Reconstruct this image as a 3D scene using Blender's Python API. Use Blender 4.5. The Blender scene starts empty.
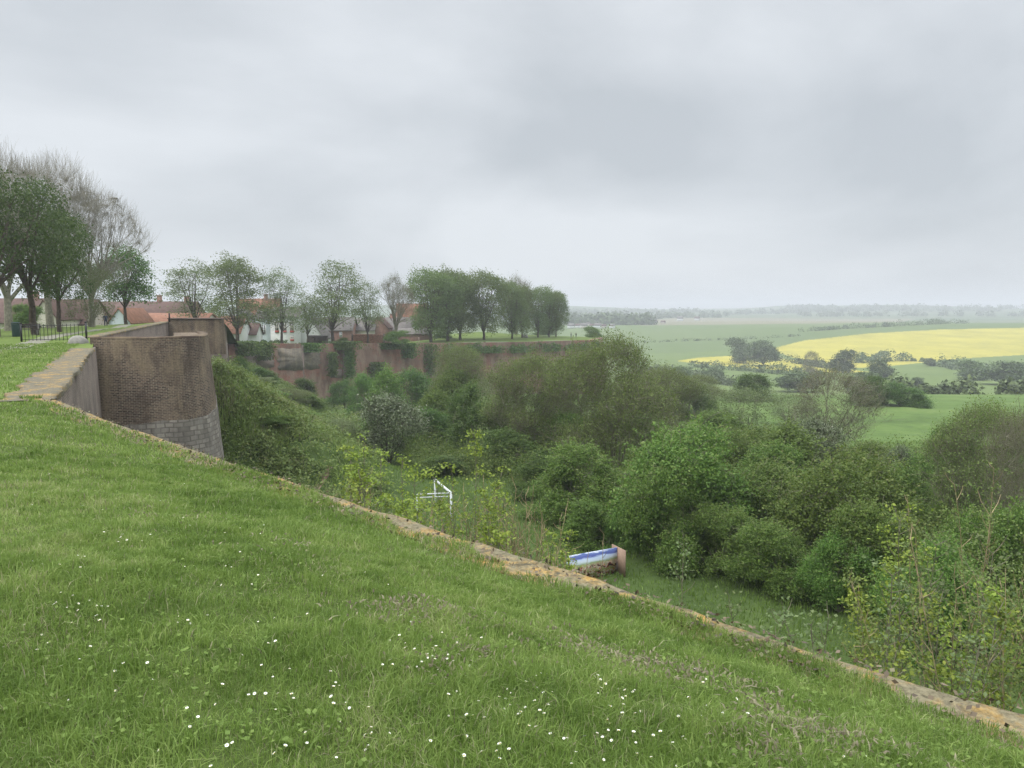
import bpy, math, random
import numpy as np

R = math.radians
rng = np.random.default_rng(11)
random.seed(5)
sc = bpy.context.scene
COL = sc.collection

# ------------------------------------------------------------------ camera
F = 769.0
PITCH = R(5.5)
CP, SP = math.cos(PITCH), math.sin(PITCH)


def at(px, py, Y):
    u, v = (px - 512) / F, (384 - py) / F
    d = np.array([u, CP + v * SP, -SP + v * CP])
    return d * (Y / d[1])


def at_z(px, py, z):
    u, v = (px - 512) / F, (384 - py) / F
    d = np.array([u, CP + v * SP, -SP + v * CP])
    return d * (z / d[2])


def px_of(P):
    P = np.asarray(P, float)
    x, y, z = P[..., 0], P[..., 1], P[..., 2]
    f = y * CP - z * SP
    v = y * SP + z * CP
    return 512 + F * x / f, 384 - F * v / f


def z_at(py, Y):
    return at(512, py, Y)[2]


cd = bpy.data.cameras.new('camera')
cam = bpy.data.objects.new('camera', cd)
COL.objects.link(cam)
cam.rotation_euler = (R(90) - PITCH, 0, 0)
cd.sensor_width = 36
cd.lens = 36 * F / 1024
cd.clip_start = 0.1
cd.clip_end = 20000
sc.camera = cam

# ------------------------------------------------------------------ helpers
def setp(o, label=None, cat=None, group=None, kind=None):
    if label: o['label'] = label
    if cat: o['category'] = cat
    if group: o['group'] = group
    if kind: o['kind'] = kind
    return o


def mesh(name, V, Q=None, T=None, mats=(), mi=None, tint=None, uv=None, smooth=False):
    me = bpy.data.meshes.new(name)
    V = np.asarray(V, np.float32)
    Q = np.zeros((0, 4), np.int32) if Q is None else np.asarray(Q, np.int32).reshape(-1, 4)
    T = np.zeros((0, 3), np.int32) if T is None else np.asarray(T, np.int32).reshape(-1, 3)
    nq, nt = len(Q), len(T)
    me.vertices.add(len(V))
    me.vertices.foreach_set('co', V.ravel())
    me.loops.add(nq * 4 + nt * 3)
    me.loops.foreach_set('vertex_index', np.concatenate([Q.ravel(), T.ravel()]).astype(np.int32))
    me.polygons.add(nq + nt)
    st = np.concatenate([np.arange(nq) * 4, nq * 4 + np.arange(nt) * 3]).astype(np.int32)
    me.polygons.foreach_set('loop_start', st)
    for m in mats: me.materials.append(m)
    if mi is not None: me.polygons.foreach_set('material_index', np.asarray(mi, np.int32))
    if smooth: me.polygons.foreach_set('use_smooth', np.ones(nq + nt, bool))
    if tint is not None:
        a = me.attributes.new('tint', 'FLOAT', 'FACE')
        a.data.foreach_set('value', np.asarray(tint, np.float32))
    if uv is not None:
        l = me.uv_layers.new(name='UVMap')
        idx = np.concatenate([Q.ravel(), T.ravel()])
        l.data.foreach_set('uv', np.asarray(uv, np.float32)[idx].ravel())
    me.update(calc_edges=True)
    return me


def obj(name, me, parent=None, loc=None):
    o = bpy.data.objects.new(name, me)
    COL.objects.link(o)
    if parent is not None: o.parent = parent
    if loc is not None: o.location = loc
    return o


def empty(name, loc=(0, 0, 0), rz=0):
    o = bpy.data.objects.new(name, None)
    o.empty_display_size = 0.3
    COL.objects.link(o)
    o.location = loc
    o.rotation_euler = (0, 0, rz)
    return o


def copy_tree(o, parent=None):
    c = o.copy()
    COL.objects.link(c)
    if parent is not None: c.parent = parent
    for ch in list(o.children): copy_tree(ch, c)
    return c


class MB:
    """collects quads and tris of one mesh"""
    def __init__(s):
        s.V, s.Q, s.T, s.U, s.mq, s.mt, s.n = [], [], [], [], [], [], 0

    def add(s, V, Q=None, T=None, m=0, uv=None):
        V = np.asarray(V, float)
        s.V.append(V)
        s.U.append(np.zeros((len(V), 2)) if uv is None else np.asarray(uv, float))
        if Q is not None and len(Q):
            s.Q.append(np.asarray(Q) + s.n); s.mq += [m] * len(Q)
        if T is not None and len(T):
            s.T.append(np.asarray(T) + s.n); s.mt += [m] * len(T)
        s.n += len(V)

    def box(s, c, size, rz=0, m=0, taper=1.0):
        sx, sy, sz = np.array(size) / 2
        V = np.array([[-sx, -sy, -sz], [sx, -sy, -sz], [sx, sy, -sz], [-sx, sy, -sz],
                      [-sx * taper, -sy * taper, sz], [sx * taper, -sy * taper, sz], [sx * taper, sy * taper, sz], [-sx * taper, sy * taper, sz]])
        cz, sz_ = math.cos(rz), math.sin(rz)
        V = np.stack([V[:, 0] * cz - V[:, 1] * sz_, V[:, 0] * sz_ + V[:, 1] * cz, V[:, 2]], 1) + np.array(c)
        s.add(V, [[0, 3, 2, 1], [4, 5, 6, 7], [0, 1, 5, 4], [1, 2, 6, 5], [2, 3, 7, 6], [3, 0, 4, 7]], m=m)

    def tube(s, pts, radii, n=8, m=0, cap=True):
        pts = np.asarray(pts, float)
        radii = np.broadcast_to(np.asarray(radii, float), (len(pts),))
        d = np.gradient(pts, axis=0)
        d /= np.linalg.norm(d, axis=1)[:, None] + 1e-9
        ref = np.array([0, 0, 1.0]) if abs(d[0, 2]) < .9 else np.array([1.0, 0, 0])
        a = np.cross(d, ref); a /= np.linalg.norm(a, axis=1)[:, None] + 1e-9
        b = np.cross(d, a)
        th = np.arange(n) / n * 2 * np.pi
        V = pts[:, None] + radii[:, None, None] * (a[:, None] * np.cos(th)[None, :, None] + b[:, None] * np.sin(th)[None, :, None])
        k = len(pts)
        Q = [[i * n + j, i * n + (j + 1) % n, (i + 1) * n + (j + 1) % n, (i + 1) * n + j] for i in range(k - 1) for j in range(n)]
        V = V.reshape(-1, 3)
        T = []
        if cap:
            V = np.vstack([V, pts[:1], pts[-1:]])
            T = [[k * n, (j + 1) % n, j] for j in range(n)] + [[k * n + 1, (k - 1) * n + j, (k - 1) * n + (j + 1) % n] for j in range(n)]
        s.add(V, Q, T, m=m)

    def build(s, name, mats, parent=None, smooth=False, loc=None, uv=False):
        Q = np.vstack(s.Q) if s.Q else None
        T = np.vstack(s.T) if s.T else None
        me = mesh(name, np.vstack(s.V), Q, T, mats if isinstance(mats, (list, tuple)) else [mats],
                  mi=s.mq + s.mt, smooth=smooth, uv=np.vstack(s.U) if uv else None)
        return obj(name, me, parent, loc)


def hash2(ix, iy, seed):
    h = (ix.astype(np.int64) * 374761393 + iy.astype(np.int64) * 668265263 + seed * 974711) & 0x7fffffff
    h = ((h ^ (h >> 13)) * 1274126177) & 0x7fffffff
    return ((h ^ (h >> 16)) & 0xffff) / 65535.0


def vnoise(x, y, seed=0):
    x, y = np.asarray(x, float), np.asarray(y, float)
    ix, iy = np.floor(x), np.floor(y)
    fx, fy = x - ix, y - iy
    fx, fy = fx * fx * (3 - 2 * fx), fy * fy * (3 - 2 * fy)
    a, b = hash2(ix, iy, seed), hash2(ix + 1, iy, seed)
    c, d = hash2(ix, iy + 1, seed), hash2(ix + 1, iy + 1, seed)
    return (a * (1 - fx) + b * fx) * (1 - fy) + (c * (1 - fx) + d * fx) * fy


def fbm(x, y, seed=0, o=3):
    t, a, s = 0, .5, 0
    for i in range(o):
        t = t + a * vnoise(np.asarray(x) * 2 ** i, np.asarray(y) * 2 ** i, seed + i * 7); s += a; a *= .5
    return t / s


def unit(v):
    return v / (np.linalg.norm(v, axis=-1, keepdims=True) + 1e-9)


# ------------------------------------------------------------------ materials
class NT:
    def __init__(s, name):
        s.m = bpy.data.materials.new(name)
        s.m.use_nodes = True
        s.t = s.m.node_tree
        s.t.nodes.clear()
        s.out = s.t.nodes.new('ShaderNodeOutputMaterial')

    def n(s, typ, **kw):
        nd = s.t.nodes.new(typ)
        for k, v in kw.items():
            if k.startswith('i_'):
                nd.inputs[k[2:].replace('_', ' ')].default_value = v
            else:
                setattr(nd, k, v)
        return nd

    def l(s, a, b): s.t.links.new(a, b)

    def coords(s, kind='Object'):
        return s.n('ShaderNodeTexCoord').outputs[kind]

    def noise(s, vec, scale, detail=4, rough=.6):
        nd = s.n('ShaderNodeTexNoise', i_Scale=scale, i_Detail=detail, i_Roughness=rough)
        if vec is not None: s.l(vec, nd.inputs['Vector'])
        return nd.outputs['Fac']

    def mapping(s, vec, scale):
        nd = s.n('ShaderNodeMapping')
        nd.inputs['Scale'].default_value = scale
        s.l(vec, nd.inputs['Vector'])
        return nd.outputs['Vector']

    def ramp(s, fac, pts):
        nd = s.n('ShaderNodeValToRGB')
        e = nd.color_ramp.elements
        while len(e) < len(pts): e.new(.5)
        for i, (p, c) in enumerate(pts):
            e[i].position = p
            e[i].color = (c, c, c, 1) if np.isscalar(c) else (*c, 1)
        s.l(fac, nd.inputs['Fac'])
        return nd.outputs['Color']

    def mix(s, fac, a, b, blend='MIX'):
        nd = s.n('ShaderNodeMix', data_type='RGBA', blend_type=blend)
        for sock, v in ((nd.inputs[0], fac), (nd.inputs[6], a), (nd.inputs[7], b)):
            if hasattr(v, 'is_output'): s.l(v, sock)
            elif np.isscalar(v): sock.default_value = v
            else: sock.default_value = (*v, 1)
        return nd.outputs[2]

    def math(s, op, a, b=0.0):
        nd = s.n('ShaderNodeMath', operation=op)
        for i, v in enumerate((a, b)):
            if hasattr(v, 'is_output'): s.l(v, nd.inputs[i])
            else: nd.inputs[i].default_value = v
        return nd.outputs[0]

    def finish(s, col, rough=.85, spec=.2, bump=None, bump_s=.3, bump_d=.02):
        p = s.n('ShaderNodeBsdfPrincipled')
        p.inputs['Roughness'].default_value = rough
        p.inputs['Specular IOR Level'].default_value = spec
        if hasattr(col, 'is_output'): s.l(col, p.inputs['Base Color'])
        else: p.inputs['Base Color'].default_value = (*col, 1)
        if bump is not None:
            b = s.n('ShaderNodeBump', i_Strength=bump_s, i_Distance=bump_d)
            s.l(bump, b.inputs['Height'])
            s.l(b.outputs['Normal'], p.inputs['Normal'])
        s.l(p.outputs['BSDF'], s.out.inputs['Surface'])
        return s.m


def leaf_mat(name, stops, trans=.3, hue=.10):
    """per-leaf tint through a ramp; each plant slightly different"""
    s = NT(name)
    a = s.n('ShaderNodeAttribute', attribute_name='tint')
    c = s.ramp(a.outputs['Fac'], stops)
    oi = s.n('ShaderNodeObjectInfo')
    hsv = s.n('ShaderNodeHueSaturation')
    v = s.math('MULTIPLY_ADD', oi.outputs['Random'], hue * 3)
    s.t.nodes[-1].inputs[2].default_value = 1 - hue * 1.5
    s.l(v, hsv.inputs['Value'])
    h = s.math('MULTIPLY_ADD', oi.outputs['Random'], hue * .25)
    s.t.nodes[-1].inputs[2].default_value = .5 - hue * .125
    s.l(h, hsv.inputs['Hue'])
    s.l(c, hsv.inputs['Color'])
    c = hsv.outputs['Color']
    p = s.n('ShaderNodeBsdfPrincipled', i_Roughness=.55)
    p.inputs['Specular IOR Level'].default_value = .25
    s.l(c, p.inputs['Base Color'])
    t = s.n('ShaderNodeBsdfTranslucent')
    s.l(c, t.inputs['Color'])
    mx = s.n('ShaderNodeMixShader')
    mx.inputs[0].default_value = trans
    s.l(p.outputs[0], mx.inputs[1]); s.l(t.outputs[0], mx.inputs[2])
    s.l(mx.outputs[0], s.out.inputs['Surface'])
    return s.m


def plain(name, col, rough=.7, var=.25, scale=3.0, spec=.25):
    s = NT(name)
    f = s.noise(s.coords(), scale)
    c = s.mix(s.ramp(f, [(.3, 0.0), (.7, 1.0)]), tuple(x * (1 - var) for x in col), tuple(min(1, x * (1 + var)) for x in col))
    return s.finish(c, rough, spec)


def brick_mat(name, c1, c2, mortar, bw=.23, rh=.078, ms=.011, stains=((.55, .50, .44), .5), dark=(.05, .04, .035), seed=0, bump=.4, streak=.5, patch=None):
    s = NT(name)
    uv = s.coords('UV')
    b = s.n('ShaderNodeTexBrick', i_Scale=1.0)
    b.inputs['Color1'].default_value = (*c1, 1)
    b.inputs['Color2'].default_value = (*c2, 1)
    b.inputs['Mortar'].default_value = (*mortar, 1)
    b.inputs['Mortar Size'].default_value = ms
    b.inputs['Brick Width'].default_value = bw
    b.inputs['Row Height'].default_value = rh
    b.inputs['Mortar Smooth'].default_value = .3
    # uneven courses
    nz = s.n('ShaderNodeTexNoise', i_Scale=1.3, i_Detail=2)
    s.l(uv, nz.inputs['Vector'])
    sc_ = s.n('ShaderNodeVectorMath', operation='SCALE'); sc_.inputs['Scale'].default_value = rh * .55
    s.l(nz.outputs['Color'], sc_.inputs[0])
    ad = s.n('ShaderNodeVectorMath', operation='ADD')
    s.l(uv, ad.inputs[0]); s.l(sc_.outputs[0], ad.inputs[1])
    s.l(ad.outputs[0], b.inputs['Vector'])
    ob = s.coords('Object')
    mp = s.n('ShaderNodeMapping'); mp.inputs['Location'].default_value = (seed * 3.7, seed * 1.9, 0)
    s.l(ob, mp.inputs['Vector']); ob = mp.outputs[0]
    base = b.outputs['Color']
    if patch:
        fp = s.noise(s.mapping(ob, (1, 1, 1.6)), patch[1], 3, .55)
        base = s.mix(s.math('MULTIPLY', s.ramp(fp, [(.47, 0.0), (.55, 1.0)]), patch[2]), base, patch[0])
    f1 = s.noise(ob, .45, 5, .65)
    col = s.mix(s.ramp(f1, [(.44, 0.0), (.70, .85)]), base, dark)
    f2 = s.noise(s.mapping(ob, (.9, .9, .25)), .8, 5, .7)
    col = s.mix(s.math('MULTIPLY', s.ramp(f2, [(.47, 0.0), (.66, 1.0)]), stains[1]), col, stains[0])
    f3 = s.noise(s.mapping(uv, (2.2, .10, 1)), 1.0, 4, .6)
    col = s.mix(s.math('MULTIPLY', s.ramp(f3, [(.5, 0.0), (.75, 1.0)]), streak), col, dark)
    f4 = s.noise(uv, 9.0, 3, .7)
    col = s.mix(s.math('MULTIPLY', s.ramp(f4, [(.35, 1.0), (.65, 0.0)]), .45), col, tuple(x * .5 for x in c1))
    return s.finish(col, .9, .1, bump=b.outputs['Fac'], bump_s=-bump if False else bump, bump_d=.01)


def ground_mat(name, cols, scale=.15, fine=3.0, bump=.5, bd=.05):
    s = NT(name)
    ob = s.coords()
    a = s.noise(ob, scale, 5, .6)
    b = s.noise(ob, fine, 5, .7)
    f = s.math('MULTIPLY_ADD', a, .6)
    s.l(s.math('MULTIPLY', b, .4), s.t.nodes[-2].inputs[2]) if False else None
    mixf = s.math('ADD', s.math('MULTIPLY', a, .6), s.math('MULTIPLY', b, .4))
    n = len(cols)
    c = s.ramp(mixf, [(.32 + .36 * i / max(1, n - 1), cols[i]) for i in range(n)])
    return s.finish(c, .9, .1, bump=b, bump_s=bump, bump_d=bd)


M = {}
M['lawn'] = ground_mat('lawn_grass', [(.045, .062, .018), (.06, .085, .022), (.075, .10, .027), (.10, .11, .04)], .5, 9, .8, .03)
M['lawnfar'] = ground_mat('rampart_grass', [(.065, .095, .024), (.09, .13, .03), (.11, .15, .036), (.15, .17, .06)], .35, 3.5, .9, .06)
M['ditch'] = ground_mat('ditch_grass', [(.035, .055, .015), (.05, .078, .02), (.07, .10, .028)], .25, 4, .8, .08)
M['meadow'] = ground_mat('meadow_grass', [(.052, .085, .022), (.085, .135, .034), (.13, .168, .055)], .09, .9, .6, .1)
M['valley'] = ground_mat('valley_pasture', [(.08, .115, .036), (.10, .14, .04), (.128, .16, .052)], .012, .2, .3, .1)
M['rape'] = ground_mat('rapeseed_flower', [(.20, .19, .042), (.305, .272, .046), (.38, .335, .058)], .03, .25, .3, .1)
M['wheat'] = ground_mat('young_wheat', [(.08, .115, .038), (.092, .13, .042), (.108, .14, .05)], .006, .1, .2, .1)
M['plough'] = ground_mat('pale_tilled_soil', [(.14, .14, .085), (.165, .155, .095), (.19, .17, .11)], .006, .1, .2, .1)
M['hills'] = ground_mat('hill_grass', [(.05, .08, .035), (.075, .11, .04), (.16, .16, .09)], .003, .03, .2, .1)
M['earth'] = plain('bare_earth', (.20, .145, .095), .95, .3, 1.5)
M['gravel'] = plain('path_gravel', (.17, .165, .125), .95, .2, 6)
M['bark'] = plain('bark', (.075, .06, .045), .95, .45, 4, .1)
M['barkgrey'] = plain('grey_bark', (.235, .22, .17), .95, .4, 4, .1)
M['twig'] = plain('twig_bark', (.17, .16, .11), .95, .35, 2, .1)
M['dry'] = plain('dry_stem', (.30, .24, .14), .95, .35, 2, .1)
M['brick'] = brick_mat('old_brown_brick', (.05, .037, .029), (.18, .122, .085), (.28, .24, .185), bw=.27, rh=.10, ms=.017, stains=((.30, .235, .15), .75), dark=(.05, .036, .03), patch=((.22, .17, .12), .3, .35))
M['rubble'] = brick_mat('flint_rubble', (.28, .255, .21), (.13, .115, .095), (.24, .20, .15), bw=.34, rh=.26, ms=.05, stains=((.28, .22, .15), .7), dark=(.08, .07, .055), seed=8)
M['brickred'] = brick_mat('old_red_brick', (.33, .11, .07), (.15, .07, .05), (.27, .22, .18), stains=((.30, .25, .19), .75), dark=(.10, .075, .06), seed=2, streak=.12, patch=((.20, .155, .12), .16, .85))
M['flank'] = brick_mat('grey_weathered_brick', (.20, .15, .125), (.27, .21, .18), (.34, .30, .26), stains=((.36, .32, .27), .15), dark=(.09, .08, .068), seed=4, streak=.1)
M['stone'] = brick_mat('limestone_block', (.35, .315, .265), (.14, .125, .105), (.11, .095, .08), bw=.48, rh=.30, ms=.04, stains=((.36, .34, .29), .5), dark=(.09, .08, .07), seed=6, streak=.4)
M['white'] = plain('white_render', (.62, .63, .62), .8, .08, .4)
M['bluewhite'] = plain('pale_blue_render', (.47, .53, .54), .8, .08, .4)
M['cream'] = plain('cream_render', (.50, .47, .40), .8, .1, .4)
M['housebrick'] = plain('house_brick', (.26, .15, .12), .9, .25, 1.2)
M['tileor'] = plain('orange_roof_tile', (.215, .105, .066), .8, .25, 1.5)
M['tilebr'] = plain('brown_roof_tile', (.115, .072, .06), .85, .25, 1.5)
M['tilegr'] = plain('grey_roof_tile', (.15, .135, .125), .85, .25, 1.5)
M['pane'] = plain('window_glass', (.05, .06, .065), .1, .2, 1, .5)
M['wood'] = plain('dark_wood', (.075, .06, .05), .8, .3, 3)
M['woodred'] = plain('stacked_log_wood', (.23, .115, .07), .9, .45, 4)
M['shutter'] = plain('red_sill_paint', (.32, .06, .05), .6, .1, 2)
M['iron'] = plain('black_iron', (.012, .013, .014), .5, .2, 6, .4)
M['bin'] = plain('dark_green_plastic', (.012, .035, .03), .5, .15, 3, .4)
M['metalwhite'] = plain('white_painted_metal', (.50, .52, .52), .45, .06, 3, .4)
M['ply'] = plain('plywood', (.27, .185, .135), .8, .15, 5)
M['concrete'] = plain('lichened_concrete', (.21, .20, .175), .95, .25, 5)


def lichen_stone(name, base, amount=.5):
    s = NT(name)
    ob = s.coords()
    a = s.noise(ob, 2.2, 6, .7)
    b = s.noise(ob, 22, 4, .7)
    c = s.noise(ob, 7, 5, .75)
    col = s.ramp(b, [(.3, tuple(x * .45 for x in base)), (.5, base), (.7, tuple(x * 1.35 for x in base))])
    lm = s.math('MULTIPLY', s.ramp(a, [(.5 - amount * .2, 0.0), (.62 - amount * .12, 1.0)]), s.ramp(c, [(.4, .15), (.6, 1.0)]))
    col = s.mix(lm, col, s.ramp(b, [(.3, (.20, .12, .03)), (.5, (.33, .205, .065)), (.72, (.40, .30, .13))]))
    d = s.noise(ob, 4.5, 5, .7)
    col = s.mix(s.ramp(d, [(.58, 0.0), (.66, .8)]), col, (.06, .055, .04))
    return s.finish(col, .95, .1, bump=b, bump_s=.8, bump_d=.02)


M['coping'] = lichen_stone('lichened_coping', (.165, .145, .092), .22)
M['coping2'] = lichen_stone('lichened_brick_coping', (.135, .122, .09), .08)

M['grass'] = leaf_mat('grass_blade', [(0, (.105, .17, .032)), (.35, (.162, .245, .05)), (.7, (.23, .315, .078)), (.88, (.31, .37, .125)), (.94, (.40, .37, .23)), (1, (.17, .14, .10))], .45, 0)
M['leaf_ivy'] = leaf_mat('ivy_leaf', [(0, (.066, .125, .022)), (.5, (.115, .195, .036)), (.85, (.175, .255, .053)), (1, (.22, .24, .09))], .42, hue=.13)
M['leaf_dark'] = leaf_mat('dark_shrub_leaf', [(0, (.05, .095, .022)), (.5, (.082, .145, .031)), (1, (.13, .20, .046))], .42, hue=.13)
M['leaf_green'] = leaf_mat('fresh_shrub_leaf', [(0, (.066, .125, .022)), (.5, (.108, .185, .034)), (1, (.16, .24, .05))], .42, hue=.13)
M['leaf_haw'] = leaf_mat('hawthorn_leaf', [(0, (.08, .11, .05)), (.80, (.125, .155, .075)), (.86, (.24, .26, .18)), (1, (.34, .35, .27))], .2)
M['leaf_olive'] = leaf_mat('budding_leaf', [(0, (.09, .13, .034)), (.5, (.135, .18, .046)), (1, (.19, .235, .066))], .42)
M['leaf_pale'] = leaf_mat('pale_spring_leaf', [(0, (.10, .135, .055)), (.5, (.135, .18, .07)), (1, (.19, .23, .095))], .42)
M['leaf_lime'] = leaf_mat('lime_tree_leaf', [(0, (.075, .112, .03)), (.5, (.115, .165, .042)), (1, (.165, .215, .062))], .42)
M['leaf_maple'] = leaf_mat('maple_leaf', [(0, (.030, .058, .012)), (.5, (.052, .09, .018)), (1, (.10, .145, .032))], .42)
M['leaf_yellow'] = leaf_mat('yellow_green_leaf', [(0, (.13, .19, .03)), (.5, (.20, .27, .04)), (1, (.30, .36, .06))], .4)
M['litter'] = leaf_mat('dead_leaf', [(0, (.05, .04, .03)), (.5, (.11, .08, .05)), (.8, (.19, .15, .10)), (1, (.10, .13, .04))], .1, 0)
M['leaf_far'] = leaf_mat('distant_leaf', [(0, (.055, .088, .030)), (.5, (.082, .12, .038)), (1, (.12, .16, .052))], .15)
M['leaf_under'] = leaf_mat('undergrowth_leaf', [(0, (.085, .13, .03)), (.5, (.135, .185, .045)), (.85, (.18, .22, .06)), (1, (.23, .21, .11))], .42)

# ------------------------------------------------------------------ outer terrain
PROF = np.array([(0, -14), (62, -14), (90, -16), (112, -18), (150, -18.7), (185, -20.3), (225, -26), (270, -31), (330, -36), (420, -39),
                 (520, -41), (600, -41), (700, -38.5), (820, -31), (950, -22), (1100, -20.5), (1400, -21.5), (1900, -16), (2400, -6),
                 (3000, 6), (3400, 10), (3800, 4), (5000, -10)], float)
BANK = np.array([at(218, 400, 58)[:2], at(221, 400, 80)[:2], at(243, 400, 150)[:2]])


def seg_dist(x, y, a, b):
    ab = b - a
    t = np.clip(((x - a[0]) * ab[0] + (y - a[1]) * ab[1]) / (ab @ ab), 0, 1)
    return np.hypot(x - a[0] - t * ab[0], y - a[1] - t * ab[1])


def terrain(x, y):
    x, y = np.asarray(x, float), np.asarray(y, float)
    z = np.interp(y, PROF[:, 0], PROF[:, 1])
    w = np.clip((y - 230) / 400, 0, 1)
    az = x / np.maximum(y, 1)
    z = z + w * (fbm(x / 420 + 7, y / 420, 3, 3) - .5) * 9 * np.clip(1 + (y - 1500) / 2500, 1, 2)
    z = z + np.clip((y - 1300) / 1300, 0, 1) * (fbm(x / 800 + 3, y / 1100, 13, 3) - .5) * 46
    # the land right of the picture carries the yellow slope a little higher, the left dips
    z = z + np.clip((y - 600) / 350, 0, 1) * np.clip((1200 - y) / 250, 0, 1) * np.clip((az - .30) / .4, -1, 1) * 5
    # overgrown bank at the foot of the walls on the left
    d = np.minimum(seg_dist(x, y, BANK[0], BANK[1]), seg_dist(x, y, BANK[1], BANK[2]))
    wgt = np.clip((180 - y) / 40, 0, 1) * np.clip((y - 45) / 15, 0, 1)
    z = z + wgt * 8.6 * np.clip(1 - d / 15.0, 0, 1) ** 1.1
    z = z + wgt * np.clip(1 - d / 15.0, 0, 1) ** .5 * (fbm(x / 4.5, y / 4.5, 15, 3) - .5) * 3.4
    # counterscarp on the far side of the ditch, small unevenness
    z = z + np.clip((220 - y) / 60, 0, 1) * (fbm(x / 5, y / 5, 9, 3) - .5) * .7
    return z


def ground_hit(px, py, y0=60, y1=3900):
    ys = np.geomspace(y0, y1, 900)
    u, v = (px - 512) / F, (384 - py) / F
    d = np.array([u, CP + v * SP, -SP + v * CP])
    P = d[None] * (ys / d[1])[:, None]
    below = P[:, 2] < terrain(P[:, 0], P[:, 1])
    i = int(np.argmax(below)) if below.any() else len(ys) - 1
    p = P[i].copy()
    p[2] = terrain(p[0], p[1])
    return p


def inpoly(px, py, poly):
    poly = np.asarray(poly, float)
    r = np.zeros(px.shape, bool)
    j = len(poly) - 1
    for i in range(len(poly)):
        xi, yi = poly[i]; xj, yj = poly[j]
        c = ((yi > py) != (yj > py)) & (px < (xj - xi) * (py - yi) / (yj - yi + 1e-12) + xi)
        r ^= c
        j = i
    return r


def build_country():
    cols = np.concatenate([np.arange(-900, -100, 40), np.arange(-100, 440, 8), np.arange(440, 1100, 1.6), np.arange(1100, 2001, 40)])
    ys = np.concatenate([np.linspace(-60, 20, 9), np.arange(24, 130, 1.3), np.geomspace(131, 400, 70), np.arange(404, 1000, 4.5), np.geomspace(1005, 4600, 110)])
    tx = (cols - 512) / F
    YY, TT = np.meshgrid(ys, tx, indexing='ij')
    XX = TT * np.maximum(YY, 0) + np.sign(TT) * np.clip(30 - YY, 0, 90) * np.abs(TT) * 2
    ZZ = terrain(XX, YY)
    V = np.stack([XX, YY, ZZ], -1).reshape(-1, 3)
    nr, nc = XX.shape
    i, j = np.meshgrid(np.arange(nr - 1), np.arange(nc - 1), indexing='ij')
    Q = np.stack([i * nc + j, i * nc + j + 1, (i + 1) * nc + j + 1, (i + 1) * nc + j], -1).reshape(-1, 4)
    Cn = V[Q].mean(1)
    px, py = px_of(Cn)
    y = Cn[:, 1]
    cls = np.zeros(len(Q), int)
    cls[(y > 88) & (y < 215)] = 1
    cls[y >= 215] = 2
    cls[y >= 1250] = 6
    far = (y > 440) & (y < 1100)
    wheat = far & inpoly(px, py, [(380, 352), (640, 354), (700, 352), (770, 348), (806, 341), (870, 334), (940, 330), (1060, 327), (1400, 324), (1400, 300), (380, 300)])
    cls[wheat] = 4
    rape = far & inpoly(px, py, [(768, 349.5), (804, 340.5), (868, 333.5), (940, 329.5), (1060, 327), (1500, 321), (1500, 352), (1030, 354.5), (960, 358.5), (920, 363), (880, 367), (850, 368), (822, 365), (795, 358)])
    cls[rape] = 3
    rape2 = far & inpoly(px, py, [(676, 361), (700, 357.5), (740, 355.5), (775, 357), (830, 367), (870, 372), (815, 373), (760, 369), (700, 364)])
    cls[rape2] = 3
    cls[(y > 1100) & (y < 1900) & inpoly(px, py, [(640, 327), (900, 322), (930, 316), (700, 316), (640, 321)])] = 5
    names = ['ditch_floor', 'hillside_meadow', 'valley_floor', 'rapeseed_field', 'wheat_field', 'tilled_field', 'far_hills']
    mats = ['ditch', 'meadow', 'valley', 'rape', 'wheat', 'plough', 'hills']
    for k in range(7):
        q = Q[cls == k]
        if not len(q): continue
        u, inv = np.unique(q, return_inverse=True)
        o = obj(names[k], mesh(names[k], V[u], inv.reshape(-1, 4), mats=[M[mats[k]]], smooth=True))
        setp(o, kind='structure')
    return float(V[:, 2].min())


ZMIN = build_country()

# ------------------------------------------------------------------ rampart plan
N0 = at_z(1024, 711, -2.42)
C1 = at_z(52, 399, -2.08)
C2 = at_z(92, 350, -2.12)
dN = unit((C1 - N0)[:2])
NB = N0[:2] - dN * 22            # the wall runs on behind the camera's right
nN = np.array([dN[1], -dN[0]])
if nN @ (-N0[:2]) > 0: nN = -nN  # outward, into the ditch
# coping heights read where the wall's plan line crosses the sight lines
cop_t, cop_z = [], []
for (px, py) in [(1024, 714), (900, 678), (800, 649), (700, 616), (600, 583), (500, 552), (400, 519), (320, 493), (215, 458), (120, 426), (52, 399)]:
    u, v = (px - 512) / F, (384 - py) / F
    d = np.array([u, CP + v * SP, -SP + v * CP])
    A = np.array([[d[0], -dN[0]], [d[1], -dN[1]]])
    s, t = np.linalg.solve(A, N0[:2])
    cop_t.append(t); cop_z.append(d[2] * s)
LN = float(np.linalg.norm((C1 - N0)[:2]))
cop_t = [-22] + cop_t; cop_z = [cop_z[0] - .1] + cop_z
print('coping', [(round(a, 1), round(b, 2)) for a, b in zip(cop_t, cop_z)], 'N0', N0, 'C1', C1, 'C2', C2)
copz = lambda t: np.interp(t, cop_t, cop_z)

W2a, W2b = at(94, 337, 52), at(168, 321.5, 80)
W3a, W3b = at(168, 319, 80), at(221, 319, 80)
FW = [at(238, 343.5, 150), at(340, 343.5, 170), at(440, 343, 190), at(520, 342, 212), at(592, 340, 236)]

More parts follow.
